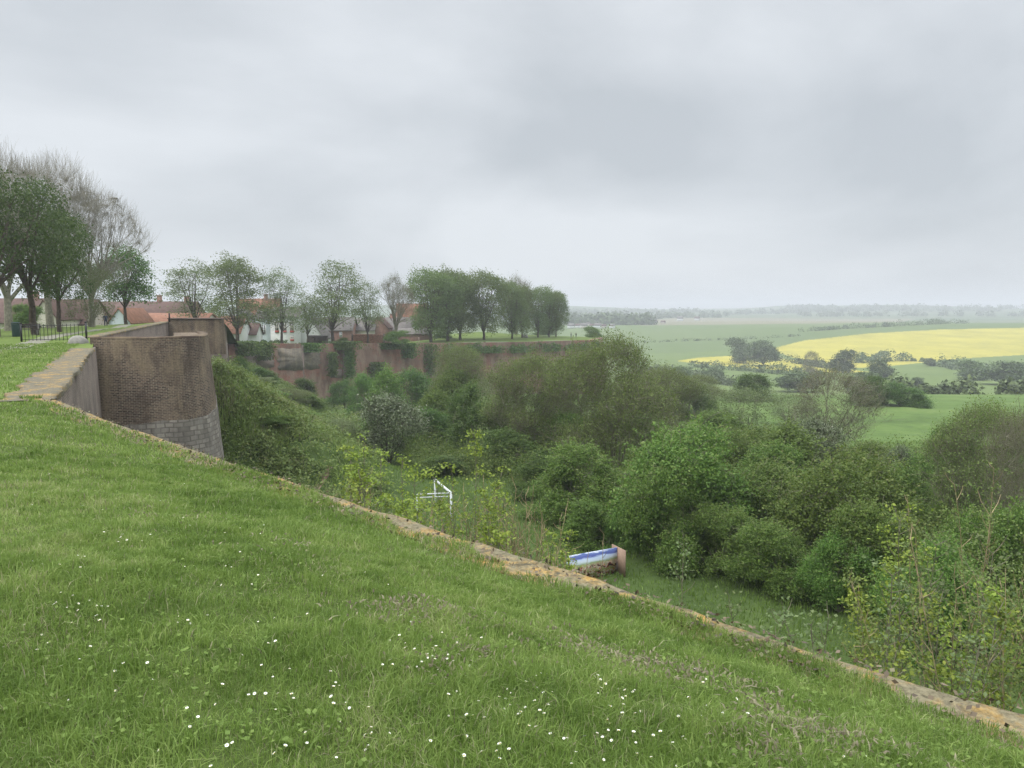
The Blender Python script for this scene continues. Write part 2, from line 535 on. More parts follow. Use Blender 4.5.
ctrl = [(0, 0, -1.62), (-3, 3, -1.62), (-2, -4, -1.62), (3, -3, -1.7), (-6, 6, -1.72), (-8, 0, -1.65), (-12, 10, -1.85), (-20, 8, -1.9), (-25, 25, -2.0), (0, 2.5, -1.66), (-2.5, 5.5, -1.72), (-5.2, 8.3, -1.86), (1.2, 2.6, -1.78), (2, 1.5, -1.8), (-8, 13, -1.98)]
for t in np.linspace(-12, LN, 16):
    p = N0[:2] + dN * t - nN * .35
    ctrl.append((p[0], p[1], copz(t) - .03))
for f in np.linspace(0, 1, 5):
    p = C1 * (1 - f) + C2 * f
    ctrl.append((p[0] - .8, p[1] - .2, p[2] - .04))
for f in np.linspace(0, 1, 4):
    p = W2a * (1 - f) + W2b * f
    ctrl.append((p[0] - .3, p[1], p[2] - .04))
for (px, py, Y) in [(20, 342, 50), (-80, 342, 50), (70, 342, 49), (107, 329.5, 76), (107, 327.5, 92), (35, 335, 63), (0, 336, 63), (80, 327, 88), (195, 320, 84), (130, 324, 102), (-150, 338, 70), (60, 333, 125), (0, 335, 125), (200, 333, 125), (-200, 340, 120),
                    (300, 344, 198), (400, 342.5, 215), (240, 342, 185), (480, 332, 243), (560, 336, 262), (520, 337, 235), (440, 338, 215), (590, 338, 280), (480, 334, 300), (300, 345, 260), (100, 340, 230), (0, 340, 260)] + []:
    ctrl.append(tuple(at(px, py, Y)))
for p in FW: ctrl.append((p[0], p[1] + .6, p[2] - .05))
ctrl = np.array(ctrl)
CQ = 1.5
_K = np.sqrt(((ctrl[:, None, :2] - ctrl[None, :, :2]) ** 2).sum(-1) + CQ ** 2)
_w = np.linalg.solve(_K + 0 * np.eye(len(ctrl)), ctrl[:, 2])


def lawn_z(x, y, bumps=True):
    x, y = np.asarray(x, float), np.asarray(y, float)
    s = x.shape
    x, y = x.ravel(), y.ravel()
    z = np.zeros(len(x))
    for a in range(0, len(x), 60000):
        d = np.sqrt((x[a:a + 60000, None] - ctrl[None, :, 0]) ** 2 + (y[a:a + 60000, None] - ctrl[None, :, 1]) ** 2 + CQ ** 2)
        z[a:a + 60000] = d @ _w
    if bumps:
        e = np.where(y > C1[1], np.clip((y - C1[1]) / 2, 0, 1), np.clip(((x - N0[0]) * -nN[0] + (y - N0[1]) * -nN[1] - .4) / 1.0, 0, 1))
        z = z + e * ((fbm(x * 1.1, y * 1.1, 21, 3) - .5) * .10 + (vnoise(x * 5, y * 5, 31) - .5) * .025)
    return z.reshape(s)


def build_lawn():
    yc = C1[1]
    phis = np.concatenate([np.arange(-180, -60, 4), np.arange(-60, 60, .4), np.arange(60, 181, 4)])
    ph = np.radians(phis)
    dx, dy = np.sin(ph), np.cos(ph)
    phiC1 = math.atan2(C1[0], C1[1])
    Rm = np.full(len(ph), 30.0)
    for k in range(len(ph)):
        if ph[k] <= phiC1 and ph[k] > R(-62):
            Rm[k] = yc / dy[k]
        elif ph[k] > phiC1:
            den = dx[k] * nN[0] + dy[k] * nN[1]
            if den > 1e-3:
                Rm[k] = min(30, ((N0[:2] - nN * .12) @ nN) / den)
    fr = np.concatenate([[0.02], np.linspace(.05, 1, 70) ** 1.3])
    RR = fr[:, None] * Rm[None, :]
    X, Y = RR * dx, RR * dy
    Z = lawn_z(X, Y)
    V = np.stack([X, Y, Z], -1).reshape(-1, 3)
    nr, nc = X.shape
    i, j = np.meshgrid(np.arange(nr - 1), np.arange(nc - 1), indexing='ij')
    Q = np.stack([i * nc + j, (i + 1) * nc + j, (i + 1) * nc + j + 1, i * nc + j + 1], -1).reshape(-1, 4)[:, ::-1]
    setp(obj('lawn', mesh('lawn', V, Q, mats=[M['lawn']], smooth=True)), kind='structure')
    # the lawn further along the rampart
    cols = np.concatenate([np.arange(-880, -60, 20), np.arange(-60, 600, 2.0)])
    bx = [52, 92, 95, 168, 169, 221, 222.5, 238, 340, 440, 520, 592]
    by = [yc, C2[1], 52, 80, 80.6, 80.6, 81, 150.5, 170.5, 190.5, 212.5, 236.5]
    st = np.where(cols < 52, yc, np.interp(cols, bx, by))
    fr = np.linspace(0, 1, 130) ** 1.4
    Y = st[None] + fr[:, None] * (340 - st)[None]
    X = Y * ((cols - 512) / F)[None]
    Z = lawn_z(X, Y)
    V = np.stack([X, Y, Z], -1).reshape(-1, 3)
    nr, nc = X.shape
    i, j = np.meshgrid(np.arange(nr - 1), np.arange(nc - 1), indexing='ij')
    Q = np.stack([i * nc + j, i * nc + j + 1, (i + 1) * nc + j + 1, (i + 1) * nc + j], -1).reshape(-1, 4)
    setp(obj('rampart_lawn', mesh('rampart_lawn', V, Q, mats=[M['lawnfar']], smooth=True)), kind='structure')


build_lawn()

# ------------------------------------------------------------------ walls
def wall_mesh(pts, zb, thick, batter=.06, zsplit=None, side=1, step=.8, rough=.02):
    """pts: list of (x,y,ztop) along the face; returns MB (upper) and MB (lower) with metre UVs"""
    pts = np.array(pts, float)
    L = np.concatenate([[0], np.cumsum(np.linalg.norm(np.diff(pts[:, :2], axis=0), axis=1))])
    n = max(2, int(L[-1] / step))
    ss = np.linspace(0, L[-1], n + 1)
    P = np.stack([np.interp(ss, L, pts[:, k]) for k in range(3)], 1)
    tg = unit(np.gradient(P[:, :2], axis=0))
    nn = np.stack([tg[:, 1], -tg[:, 0]], 1) * side
    out = []
    zsplit = zsplit(ss) if callable(zsplit) else zsplit
    rngs = [(None, zb)] if zsplit is None else [(None, zsplit), (zsplit, zb)]
    for k, (za, zz) in enumerate(rngs):
        mb = MB()
        m = 14
        G = np.zeros((m + 1, n + 1, 3)); U = np.zeros((m + 1, n + 1, 2))
        for r in range(m + 1):
            top = P[:, 2] if za is None else np.zeros(n + 1) + za
            z = top + (zz - top) * r / m
            off = (P[:, 2] - z) * batter + (fbm(ss * .5, z * .5, 5, 2) - .5) * rough * 4 + (.03 if k else 0)
            G[r, :, 0] = P[:, 0] + nn[:, 0] * off; G[r, :, 1] = P[:, 1] + nn[:, 1] * off; G[r, :, 2] = z
            U[r, :, 0] = ss; U[r, :, 1] = z
        nc = n + 1
        Q = [[r * nc + c, r * nc + c + 1, (r + 1) * nc + c + 1, (r + 1) * nc + c] for r in range(m) for c in range(n)]
        mb.add(G.reshape(-1, 3), Q, uv=U.reshape(-1, 2))
        # back, top and ends
        B = P.copy(); B[:, :2] -= nn * thick
        F0 = G[0]
        Bt = B.copy(); Bt[:, 2] = F0[:, 2]
        Bb = B.copy(); Bb[:, 2] = zz + np.zeros(n + 1)
        Vt = np.vstack([F0, Bt, Bb, G[-1]])
        Ut = np.vstack([np.stack([ss, np.zeros(nc)], 1), np.stack([ss, np.full(nc, thick)], 1), np.stack([ss, thick - zz + np.zeros(nc)], 1), np.stack([ss, np.full(nc, 0)], 1)])
        Qt = [[c + 1, c, nc + c, nc + c + 1] for c in range(n)] + [[nc + c, 2 * nc + c, 2 * nc + c + 1, nc + c + 1] for c in range(n)]
        mb.add(Vt, Qt, uv=Ut)
        for c in (0, n):
            col = np.vstack([G[:, c], np.stack([np.full(m + 1, B[c, 0]), np.full(m + 1, B[c, 1]), G[:, c, 2]], 1)])
            uvc = np.vstack([np.stack([np.zeros(m + 1), G[:, c, 2]], 1), np.stack([np.full(m + 1, thick), G[:, c, 2]], 1)])
            mb.add(col, [[r, r + 1, m + 2 + r, m + 1 + r] for r in range(m)], uv=uvc)
        out.append(mb)
    return out


def coping_strip(name, P, out_n, w, th, mat, parent, over=.05, step=.25, rag=.05, drop=0):
    """slab along P (n,3); out_n (2,) outward; ragged inner edge, worn top"""
    P = np.array(P, float)
    L = np.concatenate([[0], np.cumsum(np.linalg.norm(np.diff(P[:, :2], axis=0), axis=1))])
    n = int(L[-1] / step)
    ss = np.linspace(0, L[-1], n + 1)
    Q3 = np.stack([np.interp(ss, L, P[:, k]) for k in range(3)], 1)
    prof = np.concatenate([[[over, -th], [over, -.02]], np.stack([np.linspace(over - .02, -w, 8), np.zeros(8)], 1), [[-w, -th]]])
    G = np.zeros((len(prof), n + 1, 3))
    for k, (o, h) in enumerate(prof):
        jag = (fbm(ss * 1.7, ss * 0 + k * .3, 41, 3) - .5) * rag * (2 if k >= 8 else .8)
        hz = (fbm(ss * 2.5, ss * 0 + k * .9, 43, 3) - .5) * .07 * (1 if k > 0 and k < 10 else 0)
        G[k, :, :2] = Q3[:, :2] + np.asarray(out_n)[None] * (o + jag)[:, None]
        G[k, :, 2] = Q3[:, 2] + h + hz - drop * max(0, -o)
    nc = n + 1
    Q = [[r * nc + c, r * nc + c + 1, (r + 1) * nc + c + 1, (r + 1) * nc + c] for r in range(len(prof) - 1) for c in range(n)]
    mb = MB(); mb.add(G.reshape(-1, 3), Q)
    return mb.build(name, M[mat], parent, smooth=False)


# near curtain wall with its long coping
w = setp(empty('rampart_wall', (*N0[:2], -15)), 'long brick rampart wall with worn orange lichened coping along the daisy lawn', 'wall')
pts = []
for t in np.linspace(-22, LN, 40):
    p = N0[:2] + dN * t
    pts.append((p[0], p[1], copz(t) - .06))
pl = np.array(pts)
mb, = wall_mesh([(*(np.array(p) - np.array([*N0[:2], -15])),) for p in pts], -.5, 1.2, .05, side=1 if (np.array([dN[1], -dN[0]]) @ nN) > 0 else -1)
mb.build('wall_face', M['brick'], w, uv=True)
cp = pl - np.array([*N0[:2], -15]); cp[:, 2] += .06
coping_strip('coping', cp, nN, .40, .14, 'coping', w, rag=.2)

# retired flank C1 - C2
fd = unit((C2 - C1)[:2]); fn = np.array([fd[1], -fd[0]])
w = setp(empty('flank_wall', (*C1[:2], -15)), 'short grey brick flank wall with broad flat coping turning towards the round bastion', 'wall')
org = np.array([*C1[:2], -15])
ext = C2 + np.array([*(fd * 6), 0])
fp = np.array([C1 - org - [0, 0, .08], C2 - org - [0, 0, .08], ext - org - [0, 0, .08]])
mb, = wall_mesh(fp, 0, 1.2, .03, side=1)
mb.build('wall_face', M['flank'], w, uv=True)
cpts = np.array([C1 - org, C2 - org + [*(fd * 1.6), .05]]); cpts[0, :2] -= fd * 0.05
coping_strip('coping', cpts, fn, 1.05, .16, 'coping2', w, over=.07, rag=.34)

# bastion with rounded shoulder
ZT = -1.76
tp = [at(90, 338, 46.6)[:2], at(120, 338, 46.9)[:2], at(150, 338, 47.3)[:2], at(180, 338, 48.0)[:2], at(197, 338, 49.2)[:2], at(205, 338, 50.8)[:2], at(208, 338, 53)[:2], at(208, 338, 57)[:2], at(204, 338, 61)[:2]]
w = setp(empty('bastion', (*tp[0], -15)), 'round shouldered brown brick bastion standing on grey stone courses', 'bastion')
org = np.array([*tp[0], -15])
tpts = [(p[0] - org[0], p[1] - org[1], ZT + 15) for p in tp]
up, lo = wall_mesh(tpts, 0, 2.2, .085, zsplit=lambda q: -7.05 + 15 + .05 * q + .35 * (np.round(fbm(q * .9, q * 0, 4, 2) * 6) / 6 - .5), side=1, step=.3)
up.build('brick_face', M['brick'], w, uv=True, smooth=False)
lo.build('stone_footing', M['stone'], w, uv=True)
cp = np.array(tpts)
tg = unit(np.gradient(cp[:, :2], axis=0)); nn = np.stack([tg[:, 1], -tg[:, 0]], 1)
mb = MB()
a = cp.copy(); a[:, :2] += nn * .012; b = cp.copy(); b[:, :2] -= nn * .6
a2, b2 = a.copy(), b.copy(); a2[:, 2] += .10 + .05 * np.sin(np.arange(len(cp)) * 2.3); b2[:, 2] += .12
k = len(cp)
mb.add(np.vstack([a, a2, b2, b]), [[r * k + c, r * k + c + 1, (r + 1) * k + c + 1, (r + 1) * k + c] for r in range(3) for c in range(k - 1)])
mb.build('cap_course', M['brick'], w)
sl = at(190, 440, 48.28) - org
mb = MB(); mb.box((sl[0], sl[1], sl[2]), (.17, .9, 1.7), rz=.2)
mb.build('drain_slit', M['iron'], w)
# rubble fill on the bastion top
poly = [np.array(p) for p in tp] + [at(100, 338, 60)[:2], at(86, 338, 52)[:2]]
cen = sum(poly) / len(poly)
V = [[cen[0], cen[1], ZT - .5]] + [[*(p + (cen - p) * .08), ZT - .75] for p in poly]
mb = MB(); mb.add(np.array(V) - org, T=[[0, 1 + i, 1 + (i + 1) % len(poly)] for i in range(len(poly))])
mb.build('top_fill', M['earth'], w)

# retaining wall behind and the raised block
w = setp(empty('retaining_wall', (*W2a[:2], -12)), 'low pale retaining wall with coping edging the raised grass behind the bastion', 'wall')
org = np.array([*W2a[:2], -12])
mb, = wall_mesh([W2a - org - [0, 0, .07], W2b - org - [0, 0, .07]], 0, .8, .02, side=1)
mb.build('wall_face', M['flank'], w, uv=True)
d2 = unit((W2b - W2a)[:2])
coping_strip('coping', [W2a - org, W2b - org], np.array([d2[1], -d2[0]]), .8, .12, 'coping2', w, step=.6)
w = setp(empty('wall_block', (*W3a[:2], -16)), 'tall square brown brick wall end rising behind the bastion', 'wall')
org = np.array([*W3a[:2], -16])
e = W3b - org
up, lo = wall_mesh([W3a - org, W3b - org, W3b - org + [.12, .5, 0], at(222.5, 320, 95) - org, at(226, 325, 118) - org], 0, 1.4, .03, zsplit=-4.6 + 16, side=1, step=.5)
up.build('brick_face', M['brick'], w, uv=True)
lo.build('stone_footing', M['flank'], w, uv=True)
mb = MB()
mb.box(((e[0]) / 2, -.02 + .35, e[2] + .055), (abs(e[0]) + .1, .9, .12))
mb.build('cap_course', M['flank'], w)

# far curtain wall
w = setp(empty('curtain_wall', (*FW[0][:2], -26)), 'long red brick curtain wall across the ditch below the white house and young trees', 'wall')
org = np.array([*FW[0][:2], -26])
lead = at(219, 343.5, 112)
mb, = wall_mesh([FW[0] - org - [.8, 3.0, 0]] + [p - org for p in FW] + [FW[-1] - org + [6, 22, 0]], 0, 1.2, .05, side=1, step=2.0, rough=.01)
mb.build('wall_face', M['brickred'], w, uv=True)
# bare rubble panel where the facing fell off
rs_ = np.random.default_rng(4)
dF = unit((FW[1] - FW[0])[:2]); nF = np.array([dF[1], -dF[0]]); LF = float(np.linalg.norm((FW[1] - FW[0])[:2]))
def wall_patch(s0, s1, d0, d1, mat, name, off, n=34):
    cs, cd_ = (s0 + s1) / 2, (d0 + d1) / 2
    ring = []
    for i in range(n):
        a_ = i / n * 6.283
        k_ = 1 / max(abs(math.cos(a_)), abs(math.sin(a_))) * (.86 + .2 * rs_.random())
        ring.append((cs + math.cos(a_) * (s1 - s0) / 2 * k_, cd_ + math.sin(a_) * (d1 - d0) / 2 * k_))
    V, U = [], []
    for (s_, d_) in [(cs, cd_)] + ring:
        p = FW[0] + (FW[1] - FW[0]) * (s_ / LF) - org
        V.append([p[0] + nF[0] * (d_ * .05 + off), p[1] + nF[1] * (d_ * .05 + off), p[2] - d_]); U.append([s_, p[2] - d_])
    V2 = [[v[0] - nF[0] * (off + .02), v[1] - nF[1] * (off + .02), v[2]] for v in V[1:]]
    m_ = MB(); m_.add(V + V2, [[1 + i, 1 + (i + 1) % n, n + 1 + (i + 1) % n, n + 1 + i] for i in range(n)], [[0, 1 + (i + 1) % n, 1 + i] for i in range(n)], uv=U + U[1:])
    m_.build(name, M[mat], w, uv=True)
wall_patch(9.0, 19.5, .9, 5.6, 'rubble', 'rubble_panel', .07)
wall_patch(1.5, 8.0, 1.6, 5.0, 'flank', 'grey_panel', .06)
wall_patch(22, 29.0, 5.6, 7.6, 'flank', 'pale_footing', .06)
for px, Y in ((303, 163.0), (345, 171)):
    p = at(px, 344, Y)
    mb = MB(); mb.box((p[0] - org[0], p[1] - org[1] - .9, (p[2] + 26) / 2 - .2), (.9, 1.2, p[2] + 26), rz=.3, taper=.7)
    mb.build('buttress', M['flank'], w)

# ------------------------------------------------------------------ leaves, branches
def leaf_quads(P, Nn, size, aspect=.6, droop=None):
    n = len(P)
    Nn = unit(Nn)
    r = unit(rng.normal(size=(n, 3)))
    t = unit(np.cross(Nn, r))
    if droop is not None:
        t = unit(t * .6 + droop)
        t = unit(t - (t * Nn).sum(1)[:, None] * Nn)
    b = np.cross(Nn, t)
    s = (np.broadcast_to(size, (n,)) * rng.uniform(.65, 1.25, n))[:, None]
    V = np.stack([P - t * s * .5, P + b * s * .5 * aspect - t * s * .05, P + t * s * .5, P - b * s * .5 * aspect - t * s * .05], 1)
    return V.reshape(-1, 3)


def leaves_mesh(name, P, Nn, size, mat, tint=None, aspect=.6, droop=None):
    V = leaf_quads(P, Nn, size, aspect, droop)
    Q = np.arange(len(V)).reshape(-1, 4)
    if tint is None: tint = rng.random(len(Q))
    return mesh(name, V, Q, mats=[mat], tint=tint)


def tubes_mesh(name, S, mat, sides=None):
    """S: list of (p0,p1,r0,r1)"""
    p0 = np.array([s[0] for s in S]); p1 = np.array([s[1] for s in S])
    r0 = np.array([s[2] for s in S]); r1 = np.array([s[3] for s in S])
    d = unit(p1 - p0)
    ref = np.where(np.abs(d[:, 2:3]) < .9, np.array([[0, 0, 1.0]]), np.array([[1.0, 0, 0]]))
    a = unit(np.cross(d, ref)); b = np.cross(d, a)
    Vs, Qs, off = [], [], 0
    big = r0 > .05
    for msk, k in ((big, 7), (~big, 3)):
        if not msk.any(): continue
        th = np.arange(k) / k * 2 * np.pi
        ring = a[msk][:, None] * np.cos(th)[None, :, None] + b[msk][:, None] * np.sin(th)[None, :, None]
        A = p0[msk][:, None] + ring * r0[msk][:, None, None]
        B = p1[msk][:, None] + ring * r1[msk][:, None, None]
        V = np.concatenate([A, B], 1).reshape(-1, 3)
        n = msk.sum()
        base = (np.arange(n) * 2 * k)[:, None]
        j = np.arange(k)[None]
        Q = np.stack([base + j, base + (j + 1) % k, base + k + (j + 1) % k, base + k + j], -1).reshape(-1, 4)
        Vs.append(V); Qs.append(Q + off); off += len(V)
    return mesh(name, np.vstack(Vs), np.vstack(Qs), mats=[mat], smooth=True)


def grow(rs, p, d, length, r, depth, maxd, S, tips, spread=.55, up=.15, kids=(2, 4), shrink=.72, nseg=3, wob=.12, rs_r=.62):
    for k in range(nseg):
        d = d + rs.normal(size=3) * wob + np.array([0, 0, up * .3])
        d = d / np.linalg.norm(d)
        q = p + d * (length / nseg)
        r2 = r * (.88 if depth < maxd else .7)
        S.append((p, q, r, r2))
        if depth >= 1 and k < nseg - 1 and depth < maxd and rs.random() < .75:
            sd = d + rs.normal(size=3) * spread * 1.3
            sd /= np.linalg.norm(sd)
            grow(rs, q, sd, length * shrink * rs.uniform(.6, 1), r2 * .5, depth + 1, maxd, S, tips, spread, up, kids, shrink, nseg, wob, rs_r)
        p, r = q, r2
    if depth >= maxd:
        tips.append(p); return
    for _ in range(rs.integers(kids[0], kids[1])):
        sd = d + rs.normal(size=3) * spread + np.array([0, 0, up])
        sd /= np.linalg.norm(sd)
        grow(rs, p, sd, length * shrink * rs.uniform(.75, 1.15), r * rs_r, depth + 1, maxd, S, tips, spread, up, kids, shrink, nseg, wob, rs_r)


def ragged_lobes(rs, n, W, H, z0):
    """three or four unequal heads with smaller lobes spilling down their sides"""
    c, r = [], []
    heads = []
    for i in range(rs.integers(3, 5)):
        a = rs.uniform(0, 6.283); q = rs.uniform(.05, .30) * W
        hh = H * (rs.uniform(.62, .95) if i else .95)
        rad = rs.uniform(.13, .22) * W
        heads.append((math.cos(a) * q, math.sin(a) * q, hh - rad * .8, rad))
    for (x, y, z, rad) in heads:
        c.append((x, y, z)); r.append((rad, rad * rs.uniform(.8, 1.2), rad * rs.uniform(.8, 1.1)))
        m = max(3, n // len(heads))
        for j in range(m):
            a = rs.uniform(0, 6.283); f = (j + .5) / m
            q = rad * (.5 + 1.2 * f) * rs.uniform(.8, 1.25)
            rr = rad * rs.uniform(.45, .95)
            c.append((x + math.cos(a) * q, y + math.sin(a) * q, max(rr * .6, z * (1 - f) + rs.normal() * .2))); r.append((rr, rr, rr * rs.uniform(.8, 1.3)))
    c, r = np.array(c), np.array(r)
    ex = np.abs(c[:, :2]).max(1) + r[:, 0]
    c[:, :2] *= (W / 2) / np.percentile(ex, 92)
    return c, r


def make_lobes(rs, n, W, H, z0, squash=.8, shape=None):
    c, r = [], []
    for i in range(n):
        th = rs.uniform(0, 2 * np.pi); q = np.sqrt(rs.random()) * .68
        h = rs.uniform(.10, .80)
        wid = {None: math.sin(math.pi * min(.97, max(.1, h * .85 + .1))) ** .5, 'cone': 1.25 * (1 - h) ** .6, 'vase': .45 + .75 * h, 'oval': .75}[shape]
        rad = rs.uniform(.13, .33) * min(W, H)
        c.append((math.cos(th) * q * W / 2 * wid, math.sin(th) * q * W / 2 * wid, z0 + (H - z0) * h))
        r.append((rad, rad, rad * squash))
    c.append((0, 0, z0 + (H - z0) * .6)); r.append((W * .24, W * .24, (H - z0) * .36))
    return np.array(c), np.array(r)


def lobe_clumps(rs, c, r, n, inner=.15, low=-.5):
    pr = (r[:, 0] * r[:, 2]); pr = pr / pr.sum()
    P, N = [], []
    while len(P) < n:
        k = rs.choice(len(c), size=4 * n, p=pr)
        d = unit(rs.normal(size=(4 * n, 3)) + np.array([0, 0, .25]))
        ok = d[:, 2] > low
        rad = np.where(rs.random(4 * n) < inner, rs.uniform(.4, .85, 4 * n), rs.uniform(.85, 1.05, 4 * n) + np.where(rs.random(4 * n) < .2, rs.uniform(0, .28, 4 * n), 0))
        p = c[k] + r[k] * d * rad[:, None]
        q = (((p[:, None] - c[None]) / r[None]) ** 2).sum(-1)
        q[np.arange(4 * n), k] = 9
        ok &= (q.min(1) > .62)
        P += list(p[ok]); N += list(d[ok])
    return np.array(P[:n]), np.array(N[:n])


def bush_parts(seed, W, H, n_lobes, n_cl, per, rc, size, leaf, bark, z0=.2, droop=0.0, up=.4, inner=.2, tint_cl=.35, flat=.8, low=-.5, stems=6, trunk_r=.10, rnd=.9, tint_shift=0.0, spray=0, gap=.36):
    rs = np.random.default_rng(seed)
    c, r = (ragged_lobes if spray else make_lobes)(rs, n_lobes, W, H, z0)
    P, N = lobe_clumps(rs, c, r, int(n_cl * (1.5 if spray else 1)), inner, low)
    if spray:   # hollows between the foliage masses
        g_ = fbm(P[:, 0] * .9 + P[:, 2] * .35 + seed, P[:, 1] * .9 - P[:, 2] * .35, seed % 50, 2)
        o_ = np.argsort(-(g_ + rs.random(len(g_)) * .18))[:n_cl]
        P, N = P[o_], N[o_]
    P[:, 2] = np.maximum(P[:, 2], .15)
    cl = np.repeat(np.arange(n_cl), per)
    rcl = rc * rs.uniform(.6, 1.4, n_cl)
    off = rs.normal(size=(n_cl * per, 3)) * rcl[cl][:, None] * np.array([1, 1, flat])
    if droop > 0:
        t = rs.random(n_cl * per)
        off[:, 2] = off[:, 2] * .5 - t * droop * rcl[cl] * 3
        off[:, :2] += N[cl][:, :2] * (rs.random(n_cl * per) * rcl[cl] * .6)[:, None]
    LP = P[cl] + off
    LP[:, 2] = np.maximum(LP[:, 2], .05)
    LN_ = N[cl] * .6 + rs.normal(size=LP.shape) * rnd + np.array([0, 0, up])
    tint = np.clip(rs.random(len(LP)) * (1 - tint_cl) + rs.random(n_cl)[cl] * tint_cl + tint_shift, 0, 1)
    if spray:   # arching shoots that break the outline
        j = rs.integers(n_cl, size=spray); m = 16
        d0 = unit(N[j] + rs.normal(size=(spray, 3)) * .45 + np.array([0, 0, .45]))
        t = np.linspace(.1, 1, m)[None, :, None]
        Ls = rs.uniform(.5, 1.7, (spray, 1, 1))
        SP = P[j][:, None] + d0[:, None] * t * Ls - np.array([0, 0, 1.0]) * (t * Ls) ** 2 * rs.uniform(.05, .45, (spray, 1, 1)) + rs.normal(size=(spray, m, 3)) * .05
        LP = np.vstack([LP, SP.reshape(-1, 3)])
        LP[:, 2] = np.maximum(LP[:, 2], .05)
        LN_ = np.vstack([LN_, rs.normal(size=(spray * m, 3)) * .8 + [0, 0, .8]])
        tint = np.concatenate([tint, np.clip(.35 + .65 * rs.random(spray * m), 0, 1)])
    dr = np.array([0, 0, -.8]) if droop > 0 else None
    crown = leaves_mesh('crown', LP, LN_, size, leaf, tint, droop=dr)
    S = []
    for k in range(max(stems, len(c))):
        tgt = c[k % len(c)]
        p = np.array([rs.normal() * W * .008, rs.normal() * W * .008, -.4])
        rr = trunk_r * rs.uniform(.6, 1.1)
        q = p
        for f in (.25, .5, .75, 1):
            nx = p * (1 - f) + tgt * f + rs.normal(size=3) * .12 * W * .3 * f
            S.append((q, nx, rr, rr * .75)); q = nx; rr *= .75
        for j in rs.integers(n_cl, size=10):
            if np.linalg.norm(P[j] - tgt) < W * .45: S.append((q, P[j], rr * .5, .008))
    for j in rs.integers(n_cl, size=int(n_cl * .16)):
        d_ = unit(N[j] * .8 + rs.normal(size=3) * .5 + np.array([0, 0, .5]))
        L_ = rs.uniform(.4, 1.3)
        S.append((c[np.argmin(((c - P[j]) ** 2).sum(1))], P[j] - d_ * .25, .016, .013)); S.append((P[j] - d_ * .3, P[j] + d_ * L_ * .5, .013, .011)); S.append((P[j] + d_ * L_ * .5, P[j] + unit(d_ + rs.normal(size=3) * .3) * L_, .011, .007))
    trunk = tubes_mesh('trunk', S, bark)
    return crown, trunk


def thing_from(name, parts, loc=(0, 0, 0)):
    e = empty(name, loc)
    for nm, me in parts: obj(nm, me, e)
    return e


PROTO = {}
HOLD = []


def proto(kind, name, builder, n, W, H):
    PROTO[kind] = []
    for k in range(n):
        PROTO[kind].append([name, builder(k), W, H, None])


def plant(kind, px, ptop, wpx, Y, label, cat, group=None, var=None, base=None, rz=None, name=None, z0=None, lawn=False, hmul=1.0):
    lst = PROTO[kind]
    v = lst[(var if var is not None else random.randrange(len(lst))) % len(lst)]
    x = (px - 512) / F * Y
    zb = float(lawn_z(np.array([x]), np.array([Y]))[0]) if lawn else float(terrain(x, Y))
    if z0 is not None: zb = z0
    zt = z_at(ptop, Y)
    H = max(.5, zt - zb) * hmul
    Wd = wpx / F * Y
    nm = name or v[0]
    e = empty(nm, (x, Y, zb), rz if rz is not None else random.uniform(0, 6.28))
    for part, me in v[1]: obj(part, me, e)
    e.scale = (Wd / v[2], Wd / v[2], H / v[3])
    setp(e, label, cat, group)
    return e


def B(leaf, bark, **kw):
    def f(k):
        a = dict(kw)
        cr, tr = bush_parts(a.pop('seed') + k, leaf=M[leaf], bark=M[bark], **a)
        return [('trunk', tr), ('crown', cr)]
    return f


proto('mound', 'ivy_mound', B('leaf_ivy', 'twig', seed=100, W=9, H=8, n_lobes=15, n_cl=1300, per=36, rc=.30, size=.17, z0=.3, droop=1.1, up=.3, inner=.12, low=-.35, spray=420), 6, 9, 8)
proto('bush', 'dark_shrub', B('leaf_dark', 'twig', seed=200, W=7, H=6.5, n_lobes=13, n_cl=700, per=34, rc=.32, size=.18, z0=.2, inner=.15, low=-.4, spray=260), 4, 7, 6.5)
proto('green', 'green_shrub', B('leaf_green', 'twig', seed=300, W=6, H=5.5, n_lobes=12, n_cl=600, per=32, rc=.28, size=.17, z0=.1, inner=.15, low=-.5, up=.5, spray=240), 4, 6, 5.5)
proto('haw', 'hawthorn', B('leaf_haw', 'bark', seed=400, W=6, H=5.5, n_lobes=10, n_cl=560, per=26, rc=.28, size=.17, z0=.3, inner=.12, tint_cl=.25, low=-.5), 2, 6, 5.5)
proto('pale', 'pale_tree', B('leaf_pale', 'twig', seed=500, W=8, H=9, n_lobes=12, n_cl=420, per=20, rc=.42, size=.2, z0=.8, inner=.3, stems=8), 2, 8, 9)


